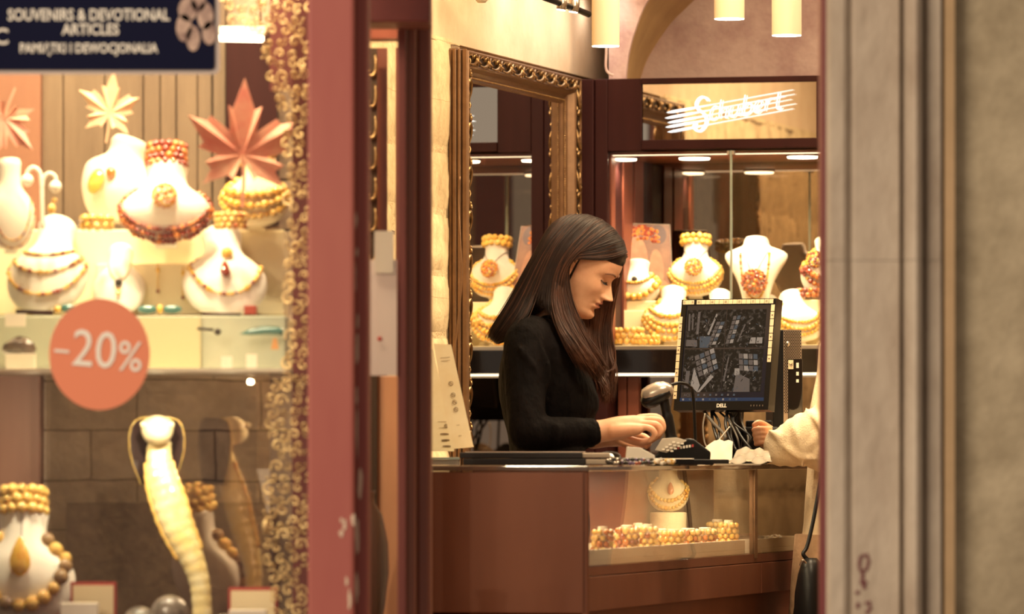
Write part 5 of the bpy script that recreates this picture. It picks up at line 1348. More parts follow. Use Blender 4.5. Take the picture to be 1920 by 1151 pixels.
bl = MB(); rings = []
for z, hx, hy, dx in ((1.445, .066, .070, .016), (1.415, .095, .12, .008), (1.37, .115, .19, 0), (1.30, .12, .20, 0), (1.20, .13, .19, -.01), (1.08, .135, .185, -.01), (.98, .145, .19, -.01), (.88, .155, .205, -.01), (.84, .15, .20, -.01)):
    rings.append([Vector((CX + dx + hx * math.cos(t_) * (1 + .03 * math.sin(7 * t_ + z * 9)), YU + hy * math.sin(t_), z)) for t_ in [2 * math.pi * j / 48 for j in range(48)]])
bl.rings(rings)
chain(bl, [PU(1622, 640, -.08), s1, s1.lerp(e1, .5), e1], [.07, .078, .068, .062], n=18)
slv = cr([e1, PU(1532, 822, -.15), PU(1500, 828, -.13), PU(1468, 838, -.115), PU(1436, 838, -.105)], 8)
nS = len(slv); rs = [interp([(0, .066), (.25, .074), (.5, .064), (.8, .046), (1, .040)], k / (nS - 1)) * (1 + .055 * math.sin(k * 1.5)) for k in range(nS)]
bl.tube(slv, rs, 22); bl.sphere(e1, .064, 18, 12)
for pts in ([(1440, 806, -.14), (1462, 822, -.165), (1470, 866, -.15)], [(1480, 790, -.16), (1500, 820, -.205), (1505, 875, -.19)], [(1510, 765, -.17), (1540, 800, -.235), (1545, 860, -.22)], [(1450, 815, -.15), (1490, 850, -.19), (1530, 862, -.215)]):
    c_ = cr([PU(*p) for p in pts], 5); bl.tube(c_, [.004 + .006 * math.sin(math.pi * i / (len(c_) - 1)) for i in range(len(c_))], 8)
chain(bl, [s2, s2.lerp(e2, .5), e2], [.07, .062, .056]); chain(bl, [e2, e2.lerp(w2, .5), e2.lerp(w2, .85)], [.055, .048, .038])
bv, bf = remeshed(bl, .006, 4); b = MB(); b.add(bv, bf); b.build('sweater', knit, cs, smooth=True)
# long open coat below the sweater, seen in the glass
ck = MB(); rings = []
for z, hx, hy in ((.90, .165, .215), (.80, .175, .225), (.65, .185, .235), (.50, .19, .24), (.36, .195, .245)):
    rings.append([Vector((CX - .01 + hx * math.cos(t_) * (1 + .045 * math.sin(11 * t_ + z * 3)), YU + hy * math.sin(t_) * (1 + .045 * math.sin(11 * t_ + z * 3)), z)) for t_ in [2 * math.pi * j / 88 for j in range(88)]])
ck.rings(rings).build('coat', coatm, cs, smooth=True)
b = MB()
vs = []
for i in range(17):
    z = lerp(.02, .222, i / 16)
    for j in range(32):
        v = Head.pt(hc, 2 * math.pi * j / 32, min(z, .2215)); k = 1.12 if (v.x < .01 or z > .16) else .85
        vs.append(hc.w(Vector((v.x * k - (.012 if k < 1 else 0), v.y * 1.08 * (1 if k > 1 else .9), z + (.01 if z > .15 else 0)))))
b.add(vs, [(i * 32 + j, i * 32 + (j + 1) % 32, (i + 1) * 32 + (j + 1) % 32, (i + 1) * 32 + j) for i in range(16) for j in range(32)] + [tuple(range(16 * 32, 17 * 32))])
b.build('hair', hair_mid, cs, smooth=True)
# black bag hanging at the customer's side
bg_ = thing('shoulder_bag', 'black soft bag hanging beside the counter corner at the red jamb', 'bag', PU(1512, 1200, -.25))
b = MB(); rings = []
for y, hx, hy in ((1046, 10, .02), (1056, 18, .035), (1075, 24, .045), (1110, 29, .055), (1150, 33, .06), (1190, 32, .058), (1200, 26, .05)):
    rings.append([PU(1521 + hx * math.cos(t_) * (1 + .08 * math.sin(5 * t_ + y)), y, -.27 + hy * math.sin(t_)) for t_ in [2 * math.pi * j / 24 for j in range(24)]])
b.rings(rings).build('pouch', M['black'], bg_, smooth=True)
MB().tube(cr([PU(1515, 1050, -.27), PU(1506, 1038, -.27), PU(1514, 1022, -.26), PU(1528, 960, -.24), PU(1545, 860, -.23)], 6), .005, 8).build('strap', M['black'], bg_, smooth=True)
MB().tube(cr([PU(1500, 1060, -.30), PU(1505, 1050, -.31), PU(1512, 1056, -.31)], 5), .0025, 6).build('buckle', M['metal'], bg_)
# ================================================================ THINGS ON THE COUNTER
def KP(px, Y, h=0.0):      # a point on the counter top, under pixel column px at distance Y
    return Vector((xp(px, Y), Y, ztop + h))
def local_thing(name, label, cat, loc, rz=0.0, group=None, rx=0, ry=0):
    return thing(name, label, cat, loc, group, local=True, rot=(R(rx), R(ry), R(rz)))
# folders under the assistant's sleeve
folderm = mat('black_folder', (.012, .008, .008), .5)
edgem = mat('grey_page_edges', (.42, .34, .26), .8)
for i, (px0, px1, h0, h1, lab) in enumerate(((868, 1098, .0005, .0150, 'black folder with grey page block, bottom one of the pile on the counter'), (862, 1092, .0155, .0290, 'black folder with grey page block, second in the pile under the sleeve'))):
    Y = 13.22; t = thing('folder', lab, 'folder', (xp(980, Y), Y, ztop + h0), 'black folders in the pile')
    MB().box(xp(px0, Y), xp(px1, Y), Y, Y + .20, ztop + h0, ztop + h1).build('cover', folderm, t, bevel=.002)
    MB().box(xp(px1, Y) - .001, xp(px1 + 48 + 4 * i, Y), Y + .004, Y + .195, ztop + h0 + .001, ztop + h1 - .001).build('page_block', edgem, t, bevel=.003)
t = tag(MB().box(xp(872, 13.24), xp(1098, 13.24), 13.23, 13.42, ztop + .0292, ztop + .0312).build('paper_sheet', mat('pale_pink_paper', (.72, .56, .46), .7)), 'pale sheet of paper lying on top of the black folders', 'paper')
# leaning leaflets at the door post
def leaflet(pts, Y0, Y1, m, lab, marks):
    t = thing('leaflet', lab, 'leaflet', P(pts[0][0], pts[0][1], Y0))
    q4 = [P(pts[0][0], pts[0][1], Y0), P(pts[1][0], pts[1][1], Y0), P(pts[2][0], pts[2][1], Y1), P(pts[3][0], pts[3][1], Y1)]
    b = MB(); b.add(q4 + [p + Vector((0, .003, 0)) for p in q4], [(0, 1, 2, 3), (7, 6, 5, 4), (0, 4, 5, 1), (3, 2, 6, 7), (0, 3, 7, 4), (1, 5, 6, 2)])
    b.build('sheet', m, t)
    for k, (a, c, w_, h_) in enumerate(marks):
        base = q4[0].lerp(q4[1], a).lerp(q4[3].lerp(q4[2], a), c) + Vector((0, -.0012, 0)); ux = (q4[1] - q4[0]).normalized(); uz = (q4[3] - q4[0]).normalized()
        w2, h2 = w_ * Y0 / F, h_ * Y0 / F; mb = MB()
        if k < 4:
            mb.tube([base + ux * w2 * math.cos(s_) + uz * h2 * math.sin(s_) for s_ in [i * .5 for i in range(13)]], .0006, 4)
            mb.tube([base - ux * w2 * .6 + uz * h2 * .3, base + ux * w2 * .6 - uz * h2 * .3], .0006, 4)
        else: mb.tube([base - ux * w2, base + ux * w2], .0004, 4)
        mb.build('printed_mark', mat('brown_ink', (.20, .12, .06), .8) if k == 0 else bpy.data.materials['brown_ink'], t)
paper_y = mat('yellowed_leaflet', (.74, .60, .36), .45, c2=(.80, .70, .48), nscale=9)
leaflet([(792, 846), (852, 846), (812, 655), (760, 655)], 13.50, 13.56, paper_y, 'pale printed leaflet leaning close to the door post, the rear one of two', [(.9, .25, 3, 3)] + [(.8, .05 + .06 * i, 8, 1) for i in range(5)] + [(.75, .1, 5, 2)] * 1)
leaflet([(846, 842), (888, 838), (846, 646), (813, 644)], 13.42, 13.50, paper_y, 'tall pale leaflet with a column of small brown emblems leaning on the counter', [(.55, .62, 4, 4), (.55, .51, 4, 4), (.55, .44, 4, 4), (.55, .37, 4, 4), (.5, .87, 9, 1), (.5, .84, 8, 1), (.5, .22, 3, 1), (.5, .12, 3, 1)])
t = thing('glass_plate', 'flat glass sheet with green edge lying beneath the leaflets', 'glass plate', KP(830, 13.2))
MB().box(xp(790, 13.2), xp(862, 13.2), 13.18, 13.5, ztop + .012, ztop + .018).build('pane', M['glass_edge'], t, bevel=.001)
MB().box(xp(790, 13.2), xp(860, 13.2), 13.2, 13.48, ztop + .0005, ztop + .0115).build('backing', M['white'], t)

# small wares by the assistant's hand
def trinket(px, Y, lab, kind, ms, seed, sc_=1.0):
    q = random.Random(seed); t = thing('amber_bracelet' if kind == 'ring' else 'wrist_watch' if kind == 'watch' else 'gold_chain', lab, 'bracelet' if kind == 'ring' else 'watch' if kind == 'watch' else 'chain', KP(px, Y))
    b = MB()
    if kind == 'watch':
        b.tube([KP(px, Y) + Vector((math.cos(a) * .030 * sc_, math.sin(a) * .02, .016 + math.sin(a) * .010)) for a in [i * .45 for i in range(15)]], .006, 8, flat=.5)
        b.build('strap', ms[0], t, smooth=True)
        T = Matrix.Translation(KP(px - 3, Y - .02, .010)) @ Matrix.Rotation(R(70), 4, 'X')
        MB().lathe([(.013, 0), (.016, .003), (.016, .007), (.012, .009)], 20, T=T).build('case', M['metal'], t, smooth=True, auto=True)
    else:
        n = 26 if kind == 'ring' else 34
        for i in range(n):
            a = 2 * math.pi * i / n; r_ = .0048 if kind == 'ring' else .0036; b.cur = q.randrange(len(ms))
            b.sphere(KP(px, Y, r_ + (q.uniform(0, .010) if kind == 'chain' else .004 * (1 + math.sin(a)))) + Vector((math.cos(a) * .026 * sc_, math.sin(a) * .018, 0)), r_ * q.uniform(.8, 1.2), 8, 5)
        b.build('beads', ms, t, smooth=True)
    return t
trinket(1160, 13.16, 'dark round beads in a loop beside the black folders', 'ring', [M['cord'], M['metal']], 31, 1.0)
trinket(1143, 13.30, 'small watch with metal case lying at the cuff', 'watch', [M['cord']], 1, .8)
trinket(1190, 13.08, 'cluster of dark and violet beads in front of the white box', 'ring', [M['black_gloss'], mat('violet_bead', (.10, .06, .14), .15, coat=1), M['amber_cherry']], 32, 1.15)
trinket(1212, 13.10, 'black beaded loop leaning on the white box', 'ring', [M['black_gloss']], 33, .7)
trinket(1246, 13.02, 'little pale gold chain heap at the countertop edge', 'chain', [M['amber_butter'], M['white']], 34, .8)
t = thing('white_box', 'small white folded card box beside the assistant\'s hand', 'box', KP(1200, 13.3))
b = MB(); Yb = 13.28
b.prism([(xp(1172, Yb), ztop + .0005), (xp(1228, Yb), ztop + .0005), (xp(1228, Yb), ztop + .022), (xp(1200, Yb), ztop + .040), (xp(1176, Yb), ztop + .042)], Yb, Yb + .07)
b.build('box_body', M['white'], t, bevel=.001)
# black tray with a pale sheet, under the telephone
t = thing('serving_tray', 'flat black tray with pale rim in front of the card terminal', 'tray', KP(1290, 13.4))
MB().box(xp(1216, 13.4), xp(1366, 13.4), 13.36, 13.60, ztop + .0005, ztop + .013).build('tray_body', M['black'], t, bevel=.002)
MB().box(xp(1214, 13.4), xp(1300, 13.4), 13.355, 13.58, ztop + .0135, ztop + .0155).build('sheet', M['white'], t)
# card terminal with keypad
t = thing('card_terminal', 'black wedge shaped card terminal with grey keypad by the monitor', 'card terminal', KP(1275, 13.75))
b = MB(); b.prism([(xp(1222, 13.7), ztop + .001), (xp(1330, 13.7), ztop + .001), (xp(1332, 13.7), ztop + .030), (xp(1300, 13.7), ztop + .060), (xp(1290, 13.7), ztop + .062), (xp(1240, 13.7), ztop + .036), (xp(1224, 13.7), ztop + .020)], 13.66, 13.78)
b.build('housing', M['black'], t, bevel=.004)
b = MB(); b.add([P(1226, 845, 13.665), P(1258, 850, 13.66), P(1290, 823, 13.665), P(1246, 820, 13.69)], [(0, 1, 2, 3)]);
kp_m = mat('grey_keypad', (.46, .40, .32), .5)
q0, q1 = P(1236, 827, 13.655), P(1278, 812, 13.655)
b = MB(); b.prism([(xp(1228, 13.65), Zp(844, 13.65)), (xp(1250, 13.65), Zp(849, 13.65)), (xp(1288, 13.65), Zp(826, 13.65)), (xp(1268, 13.65), Zp(820, 13.65)), (xp(1242, 13.65), Zp(822, 13.65))], 13.650, 13.662)
b.build('keypad', kp_m, t, bevel=.001)
for r_ in range(4):
    for c_ in range(3):
        x, y = 1241 + c_ * 8 + r_ * 6.5, 841 - r_ * 4.6 + c_ * 1.5
        MB().box(xp(x, 13.65), xp(x + 5.5, 13.65), 13.646, 13.651, Zp(y + 3, 13.65), Zp(y, 13.65)).build('key', M['white'], t)
for k in range(6): MB().box(xp(1270 + k * 5.4, 13.655), xp(1273.4 + k * 5.4, 13.655), 13.652, 13.661, Zp(842 - k * .8, 13.655), Zp(837 - k * .8, 13.655)).build('indicator', M['white'] if k not in (0, 5) else redm, t)

# barcode scanner on its stand
YS = 13.98
t = thing('barcode_scanner', 'black and silver handheld barcode scanner upright in its stand', 'scanner', P(1262, 871, YS))
silver = mat('bronze_grey_shell', (.40, .34, .28), .28, .5)
def sec(x, y, rx_, ry_, ang, d, n=18):
    ca, sa = math.cos(ang), math.sin(ang)
    return [P(x + ry_ * math.cos(t_) * -sa, y + ry_ * math.cos(t_) * ca, YS + d * math.sin(t_)) for t_ in [2 * math.pi * j / n for j in range(n)]]
b = MB(); b.rings([sec(x, y, 0, r_, R(-24), d) for x, y, r_, d in ((1205, 750, 9, .018), (1210, 746, 17, .026), (1222, 741, 20, .030), (1238, 734, 20, .030), (1250, 730, 17, .027), (1258, 728, 11, .02), (1262, 727, 5, .01))])
b.build('head_shell', silver, t, smooth=True)
b = MB(); b.rings([sec(x, y, 0, r_, R(-24), d) for x, y, r_, d in ((1203, 756, 6, .019), (1208, 754, 13, .028), (1222, 750, 15, .0315), (1240, 742, 13, .0315), (1256, 734, 9, .024))])
b.build('nose_cowl', M['black'], t, smooth=True)
MB().sphere(P(1229, 721, YS - .006), .0062, 12, 8, (1.4, 1.2, .5)).build('button', M['black'], t, smooth=True)
MB().sphere(P(1229, 720, YS - .013), .0022, 8, 6).build('led', M['metal'], t, smooth=True)
MB().tube(cr([P(1244, 742, YS), P(1249, 770, YS), P(1255, 800, YS), P(1260, 832, YS), P(1261, 850, YS)], 6), [.012] * 8 + [.014] * 8 + [.016] * 9, 14).build('handle', M['black'], t, smooth=True)
MB().lathe([(.045, 0), (.045, .006), (.030, .012), (.016, .020)], 26, T=Matrix.Translation(Vector((xp(1262, YS), YS, ztop + .001)))).build('stand', M['black'], t, smooth=True, auto=True)
MB().tube(cr([P(1256, 722, YS + .02), P(1275, 718, YS + .04), P(1292, 724, YS + .06), P(1300, 745, YS + .08), P(1305, 860, YS + .10)], 6), .004, 8).build('cord', M['black'], t, smooth=True)

# monitor
YM = 14.36; yawM = 30; tiltM = 9
mo = thing('computer_monitor', 'black flat monitor showing four security camera pictures, framed with label stickers', 'monitor', P(1380, 871, YM + .10))
mw, mh = .262, .276
T = Matrix.Translation(P(1352.5, 769, YM)) @ Matrix.Rotation(R(-yawM), 4, 'Z') @ Matrix.Rotation(R(-tiltM), 4, 'X')
# local: x right, z up, front face at y = 0, thickness to +y
def mbx(x0, x1, y0, y1, z0, z1): return MB().box(x0, x1, y0, y1, z0, z1, T=T)
b = MB(); fr_ = .014
b.box(-mw / 2, mw / 2, .002, .030, 0, mh, T=T); b.box(-mw / 2, mw / 2, -.004, .004, 0, .022, T=T); b.box(-mw / 2, mw / 2, -.004, .004, mh - fr_, mh, T=T)
b.box(-mw / 2, -mw / 2 + fr_, -.004, .004, .022, mh - fr_, T=T); b.box(mw / 2 - fr_, mw / 2, -.004, .004, .022, mh - fr_, T=T)
b.build('casing', M['black'], mo)
MB().box(-mw / 2 + .02, mw / 2 - .02, .030, .052, .04, mh - .05, T=T).build('back_shell', M['black'], mo, bevel=.006)
MB().box(-mw / 2 + fr_, mw / 2 - fr_, -.0005, .002, .022, mh - fr_, T=T).build('screen', mat('dark_screen', (.010, .008, .010), .12, emis=(.035, .03, .035), estr=.25), mo)
so = mo.children[-1] if False else None
pal = [screen('screen_grey', (.34, .25, .20), .26), screen('screen_pale', (.75, .58, .44), .30), screen('screen_dim', (.07, .05, .05), .30), screen('screen_blue', (.16, .18, .20), .30), screen('screen_task', (.05, .10, .22), .22)]
def quad(x0, z0, x1, z1, x2, z2, x3, z3, y=-.0009):
    return [T @ Vector((x, y, z)) for x, z in ((x0, z0), (x1, z1), (x2, z2), (x3, z3))]
nt = pal[2].node_tree; tc_ = nt.nodes.new('ShaderNodeTexCoord'); n_ = nt.nodes.new('ShaderNodeTexNoise'); n_.inputs['Scale'].default_value = 110; n_.inputs['Detail'].default_value = 6
r_ = nt.nodes.new('ShaderNodeValToRGB'); r_.color_ramp.elements[0].position = .52; r_.color_ramp.elements[1].position = .9; r_.color_ramp.elements[0].color = (.006, .004, .004, 1); r_.color_ramp.elements[1].color = (.40, .30, .23, 1)
nt.links.new(tc_.outputs['Object'], n_.inputs['Vector']); nt.links.new(n_.outputs[0], r_.inputs[0]); nt.links.new(r_.outputs[0], nt.nodes['Principled BSDF'].inputs['Emission Color'])
sx0, sx1, sz0, sz1 = -mw / 2 + fr_ + .003, mw / 2 - fr_ - .012, .045, mh - fr_ - .012
qs = random.Random(8)
def cam_view(xa, xb, za, zb, seed, rows):
    q = random.Random(seed); b = MB(); b.cur = 2
    b.add(quad(xa, za, xb, za, xb, zb, xa, zb, -.0007), [(0, 1, 2, 3)])
    W_, H_ = xb - xa, zb - za
    for c0, pts in rows: b.cur = c0; b.add(quad(*[v for p in pts for v in (xa + p[0] * W_, za + p[1] * H_)], -.0012), [(0, 1, 2, 3)])
    for k in range(70):
        x, z = q.random() * .86, q.random() * .8; b.cur = q.choice([0, 1, 2, 2, 3, 0])
        w_, h_ = q.uniform(.006, .03), q.uniform(.01, .07); sl = q.uniform(-.06, .06)
        b.add(quad(xa + x * W_, za + z * H_, xa + (x + w_) * W_, za + z * H_, xa + min(1, x + w_ + sl) * W_, za + (z + h_) * H_, xa + max(0, x + sl) * W_, za + (z + h_) * H_, -.0014), [(0, 1, 2, 3)])
    b.build('camera_picture', pal, mo)
xm, zm = (sx0 + sx1) / 2, (sz0 + sz1) / 2 + .006
def cells(ox, oz, ax, az, bx, bz, na, nb, g=.18):
    out = []
    for i in range(na):
        for j in range(nb):
            f = lambda a_, b_: (ox + ax * a_ + bx * b_, oz + az * a_ + bz * b_)
            a0, a1, b0, b1 = i / na, (i + 1 - g) / na, j / nb, (j + 1 - g) / nb
            out.append(((0, 3, 0, 1)[(i * 3 + j * 2) % 4], [f(a0, b0), f(a1, b0), f(a1, b1), f(a0, b1)]))
    return out
cam_view(sx0, xm - .001, zm + .002, sz1, 1, [(3, [(.38, .0), (.60, .0), (.66, .30), (.36, .30)]), (1, [(.55, .35), (.60, .33), (.78, .86), (.75, .90)]), (0, [(.05, .45), (.10, .45), (.08, .9), (.04, .9)]), (0, [(.14, .48), (.18, .48), (.17, .92), (.13, .9)]), (0, [(.26, .35), (.33, .35), (.34, .95), (.28, .95)]), (0, [(.02, .05), (.32, .03), (.30, .2), (.03, .22)])] + cells(.58, .08, .22, .0, .20, .62, 2, 6))
cam_view(xm + .001, sx1, zm + .002, sz1, 2, cells(.02, .10, .20, .02, .16, .75, 2, 6) + [(1, [(.62, .10), (.78, .10), (.78, .26), (.66, .26)]), (1, [(.80, .10), (.95, .10), (.95, .26), (.81, .26)]), (0, [(.30, .15), (.34, .15), (.50, .60), (.47, .62)])])
cam_view(sx0, xm - .001, sz0, zm - .002, 3, [(1, [(.22, .15), (.40, .0), (.46, .16), (.28, .58)]), (1, [(.40, .0), (.46, .0), (.80, .36), (.72, .42)]), (0, [(.06, .1), (.16, .1), (.18, .5), (.08, .5)])] + cells(.42, .36, .50, .20, -.16, .50, 4, 4))
cam_view(xm + .001, sx1, sz0, zm - .002, 4, [(0, [(.30, .0), (.72, .0), (.70, .30), (.34, .45)]), (1, [(.30, .38), (.44, .40), (.42, .55), (.30, .55)]), (0, [(.02, .25), (.06, .25), (.14, .8), (.11, .82)])] + cells(.42, .50, .50, -.02, -.05, .42, 4, 3))
MB().box(-mw / 2 + fr_, mw / 2 - fr_, -.0012, 0, .0225, .031, T=T).build('task_bar', pal[4], mo)
TX = T @ Matrix.Rotation(R(90), 4, 'X')
def ttext(s_, x, z, size, m, y=-.0045, **k): return text_mesh('lettering', s_, size, m, mo, T @ Matrix.Translation((x, y, z)) @ Matrix.Rotation(R(90), 4, 'X'), extrude=.0002, **k)
M['scr'] = pal[0]; M['scrp'] = pal[1]
ttext('ACS', sx0 + .016, .0375, .010, 'scr', y=-.0014)
for k in range(9):
    MB().box(sx0 + .004 + k * .0185, sx0 + .0085 + k * .0185, -.0018, -.0012, .0245, .029, T=T).build('icon', pal[1 if k % 3 == 0 else 3], mo)
for k in range(7):
    MB().box(sx0 + .045 + k * .0165, sx0 + .050 + k * .0165, -.0016, -.0010, .0355, .0405, T=T).build('icon', pal[0 if k % 2 else 3], mo)
ttext('DELL', .002, .0105, .0125, 'white', offset=.0004)
for k in range(5): MB().box(.082 + k * .008, .0845 + k * .008, -.0048, -.0038, .0085, .0125, T=T).build('button', M['metal'], mo)
# label strips stuck along the bezel, small cells each
lab_m = mat('yellowed_label', (.78, .64, .42), .6); ink = mat('label_ink', (.16, .10, .07), .8)
def strip(x0, x1, z0, z1, n, vert=False, y=-.0042):
    b = MB(); b2 = MB(); w_, h_ = (x1 - x0), (z1 - z0)
    for i in range(n):
        if vert: a0, a1 = z0 + h_ * i / n, z0 + h_ * (i + .9) / n; b.box(x0, x1, y - .001, y, a0, a1, T=T)
        else: a0, a1 = x0 + w_ * i / n, x0 + w_ * (i + .9) / n; b.box(a0, a1, y - .001, y, z0, z1, T=T)
        if i % 3 == 0:
            if not vert:
                for q_ in (.3, .6): b2.box(a0 + (a1 - a0) * .25, a1 - (a1 - a0) * .25, y - .0014, y - .001, z0 + h_ * q_, z0 + h_ * (q_ + .12), T=T)
            else: b2.box(x0 + w_ * .3, x1 - w_ * .3, y - .0014, y - .001, a0 + (a1 - a0) * .4, a0 + (a1 - a0) * .6, T=T)
    o = b.build('label_strip', lab_m, mo); b2.build('printed_marks', ink, o)
strip(-mw / 2 + .005, -mw / 2 + .036, mh - .0125, mh - .002, 4); strip(-mw / 2 + .043, mw / 2 - .006, mh - .0125, mh - .002, 17)
strip(-mw / 2 - .003, -mw / 2 + .006, .028, .235, 11, True); strip(mw / 2 - .012, mw / 2 - .002, .118, mh - .014, 8, True)
MB().tube([T @ Vector((0, .05, .10)), T @ Vector((.0, .085, .03)), Vector((xp(1372, YM + .1), YM + .1, ztop + .012))], [.018, .016, .02], 12).build('neck', M['black'], mo, smooth=True)
MB().lathe([(.075, 0), (.078, .004), (.070, .010), (.02, .014)], 32, T=Matrix.Translation(Vector((xp(1372, YM + .1), YM + .1, ztop + .001))) @ Matrix.Diagonal((1, .8, 1, 1))).build('base', M['black'], mo, smooth=True, auto=True)

# computer tower with perforated front
YT = 14.55
tw = thing('computer_tower', 'slim black computer tower with perforated metal front behind the monitor', 'computer', P(1480, 871, YT))
zt0, zt1 = ztop + .001, Zp(618, YT)
Tt = Matrix.Translation(Vector((xp(1469, YT), YT, 0))) @ Matrix.Rotation(R(4), 4, 'Z')
tw_w = 34 * YT / F
MB().box(-.026, tw_w, .004, .16, zt0, zt1, T=Tt).build('case', M['black'], tw, bevel=.002)
pm_ = mat('perforated_bronze', (.42, .33, .25), .35, .7); b = MB()
b.box(0, tw_w, -.002, .004, Zp(700, YT), zt1, T=Tt); b.build('front_mesh', pm_, tw)
b = MB(); i = 0; z = zt1 - .004
while z > Zp(775, YT):
    x = .0025 + (.0022 if i % 2 else 0)
    while x < (tw_w - .002 if z > Zp(676, YT) else .010):
        b.rings([[Vector((x + .00165 * math.cos(a), y_, z + .00165 * math.sin(a))) for a in [k * math.pi / 3 for k in range(6)]] for y_ in (-.0026, -.0021)], T=Tt); x += .0044
    z -= .0038; i += 1
b.build('vent_holes', M['black'], tw)
MB().box(0, .011, -.002, .004, Zp(800, YT), Zp(700, YT), T=Tt).build('mesh_edge', pm_, tw)
MB().box(.011, tw_w + .002, -.005, .004, Zp(815, YT), Zp(673, YT), T=Tt).build('drive_panel', M['black_gloss'], tw, bevel=.001)
MB().box(.0115, .024, -.0062, -.005, Zp(692, YT), Zp(675, YT), T=Tt).build('badge', lab_m, tw)
b = MB()
for p_ in ([(.0135, 681), (.0165, 684), (.0145, 687)], [(.0165, 684), (.020, 682), (.022, 686)], [(.018, 688), (.0195, 684), (.0215, 680)]): b.tube([Tt @ Vector((x, -.0068, Zp(y, YT))) for x, y in p_], .0006, 5)
b.build('badge_mark', ink, tw)
for y0, y1 in ((680, 690), (697, 704), (711, 717)): MB().box(.031, .0375, -.0066, -.005, Zp(y1, YT), Zp(y0, YT), T=Tt).build('port', M['white'], tw)
MB().sphere(Tt @ Vector((.010, -.004, Zp(645, YT))), .0052, 12, 8, (1, .5, 1.3)).build('power_button', M['metal'], tw, smooth=True)
# dark printer behind the customer's hand
t = thing('receipt_printer', 'dark receipt printer in the shade between monitor stand and computer tower', 'printer', P(1440, 871, 14.62))
MB().box(xp(1392, 14.42), xp(1462, 14.42), 14.44, 14.53, ztop + .001, Zp(800, 14.42)).build('housing', M['black'], t, bevel=.006)
MB().box(xp(1400, 14.42), xp(1450, 14.42), 14.45, 14.50, Zp(801, 14.42), Zp(788, 14.42)).build('lid', M['black'], t, bevel=.004)

# tangle of cables below the monitor: each cable its own thing
qc = random.Random(14)
for k in range(9):
    x0 = 1322 + k * 8; pts = [P(x0 + qc.uniform(-6, 6), 768, 14.42), P(x0 + 8 + qc.uniform(-12, 14), 792, 14.30 + qc.uniform(0, .06)), P(x0 + 22 + qc.uniform(-18, 18), 820, 14.24 + qc.uniform(0, .06)), P(x0 + 30 + qc.uniform(-14, 14), 846, 14.22 + qc.uniform(0, .08)), P(x0 + 46 + qc.uniform(-20, 20), 866, 14.25 + qc.uniform(0, .1))]
    o = MB().tube(cr(pts, 7), qc.choice([.0026, .0032, .0040]), 8).build('cable', M['black'] if k % 4 else mat('grey_cable', (.07, .06, .05), .5, spec=.2), smooth=True)
    tag(o, 'grey metallic cable in the tangle under the monitor' if k % 4 == 0 else 'black cable in the tangle hanging under the monitor', 'cable', 'silvery cables under the monitor' if k % 4 == 0 else 'black cables under the monitor')
pap_cable = mat('pale_cable', (.36, .31, .25), .5)
o = MB().tube(cr([P(1322, 775, 14.2), P(1318, 800, 14.2), P(1322, 832, 14.2), P(1335, 840, 14.2), P(1352, 820, 14.22), P(1368, 800, 14.24)], 7), .0018, 8).build('cable', pap_cable, smooth=True)
tag(o, 'single pale cable looping out of the dark tangle', 'cable')

# loose papers and a plastic bag by the customer's cuff
pap = mat('warm_white_paper', (.50, .42, .31), .7)
def sheet(pts, label, name='paper_sheet', cat='paper', m=pap, amp=.003, seed=0, n=10):
    q = random.Random(seed); a, b_, c, d = pts; vs = []
    for i in range(n + 1):
        for j in range(n + 1):
            p = a.lerp(b_, i / n).lerp(d.lerp(c, i / n), j / n); p = p + Vector((0, 0, amp * (math.sin(i * 1.3 + seed) * math.cos(j * .9) + 1))); vs.append(p)
    N = len(vs); vs2 = vs + [v - Vector((0, 0, .0006)) for v in vs]
    fs = [(i * (n + 1) + j, (i + 1) * (n + 1) + j, (i + 1) * (n + 1) + j + 1, i * (n + 1) + j + 1) for i in range(n) for j in range(n)]; fs += [tuple(N + k for k in reversed(f)) for f in fs]
    return tag(MB_add(vs2, fs, name, m), label, cat)
def MB_add(vs, fs, name, m): b = MB(); b.add(vs, fs); return b.build(name, m, smooth=True)
sheet([P(1292, 868, 13.9), P(1372, 871, 13.75), P(1374, 828, 13.95), P(1340, 826, 14.0)], 'crumpled white receipt standing up beside the cable tangle', amp=.002, seed=1)
sheet([P(1366, 870.5, 13.7), P(1448, 871, 13.75), P(1440, 846, 13.98), P(1388, 842, 13.98)], 'wrinkled clear plastic bag on white paper next to the beige cuff', 'plastic_bag', 'bag', mat('milky_plastic', (.52, .45, .35), .25, coat=.6), amp=.004, seed=2)
o = MB().box(xp(1262, 13.98), xp(1340, 13.98), 13.92, 14.02, ztop + .001, ztop + .016).build('paper_pad', pap, bevel=.001); tag(o, 'thick pad of white paper behind the card terminal', 'paper')
o = MB().box(xp(1340, 13.3), xp(1425, 13.3), 13.25, 13.5, ztop + .0005, ztop + .003).build('paper_sheet', pap); tag(o, 'flat pale sheet lying at the glass end of the countertop', 'paper')

# ================================================================ GLASS CASE CONTENTS
def CL(px, a):    # c on the line a = const seen under pixel column px
    return c_at(px, a)
def CP(px, a, h): c = c_at(px, a); return CW(a, c, zgb + h)
trayw = mat('white_tray', (.80, .70, .54), .6)
for c0, c1, lab in ((.03, c_at(1406), 'long white tray full of bracelet rolls inside the glass case'), (cdv + .035, cEnd - .02, 'shorter white tray of loose necklaces past the case divider')):
    t = thing('display_tray', lab, 'tray', CW(-.13, (c0 + c1) / 2, zgb))
    b = MB(); b.box(-.255, -.012, c0, c1, zgb + .001, zgb + .012, T=CT); b.box(-.020, -.012, c0, c1, zgb + .012, zgb + .036, T=CT); b.box(-.255, -.247, c0, c1, zgb + .012, zgb + .036, T=CT)
    b.box(-.247, -.020, c0, c0 + .006, zgb + .012, zgb + .036, T=CT); b.box(-.247, -.020, c1 - .006, c1, zgb + .012, zgb + .036, T=CT)
    b.build('tray_body', trayw, t, bevel=.001)
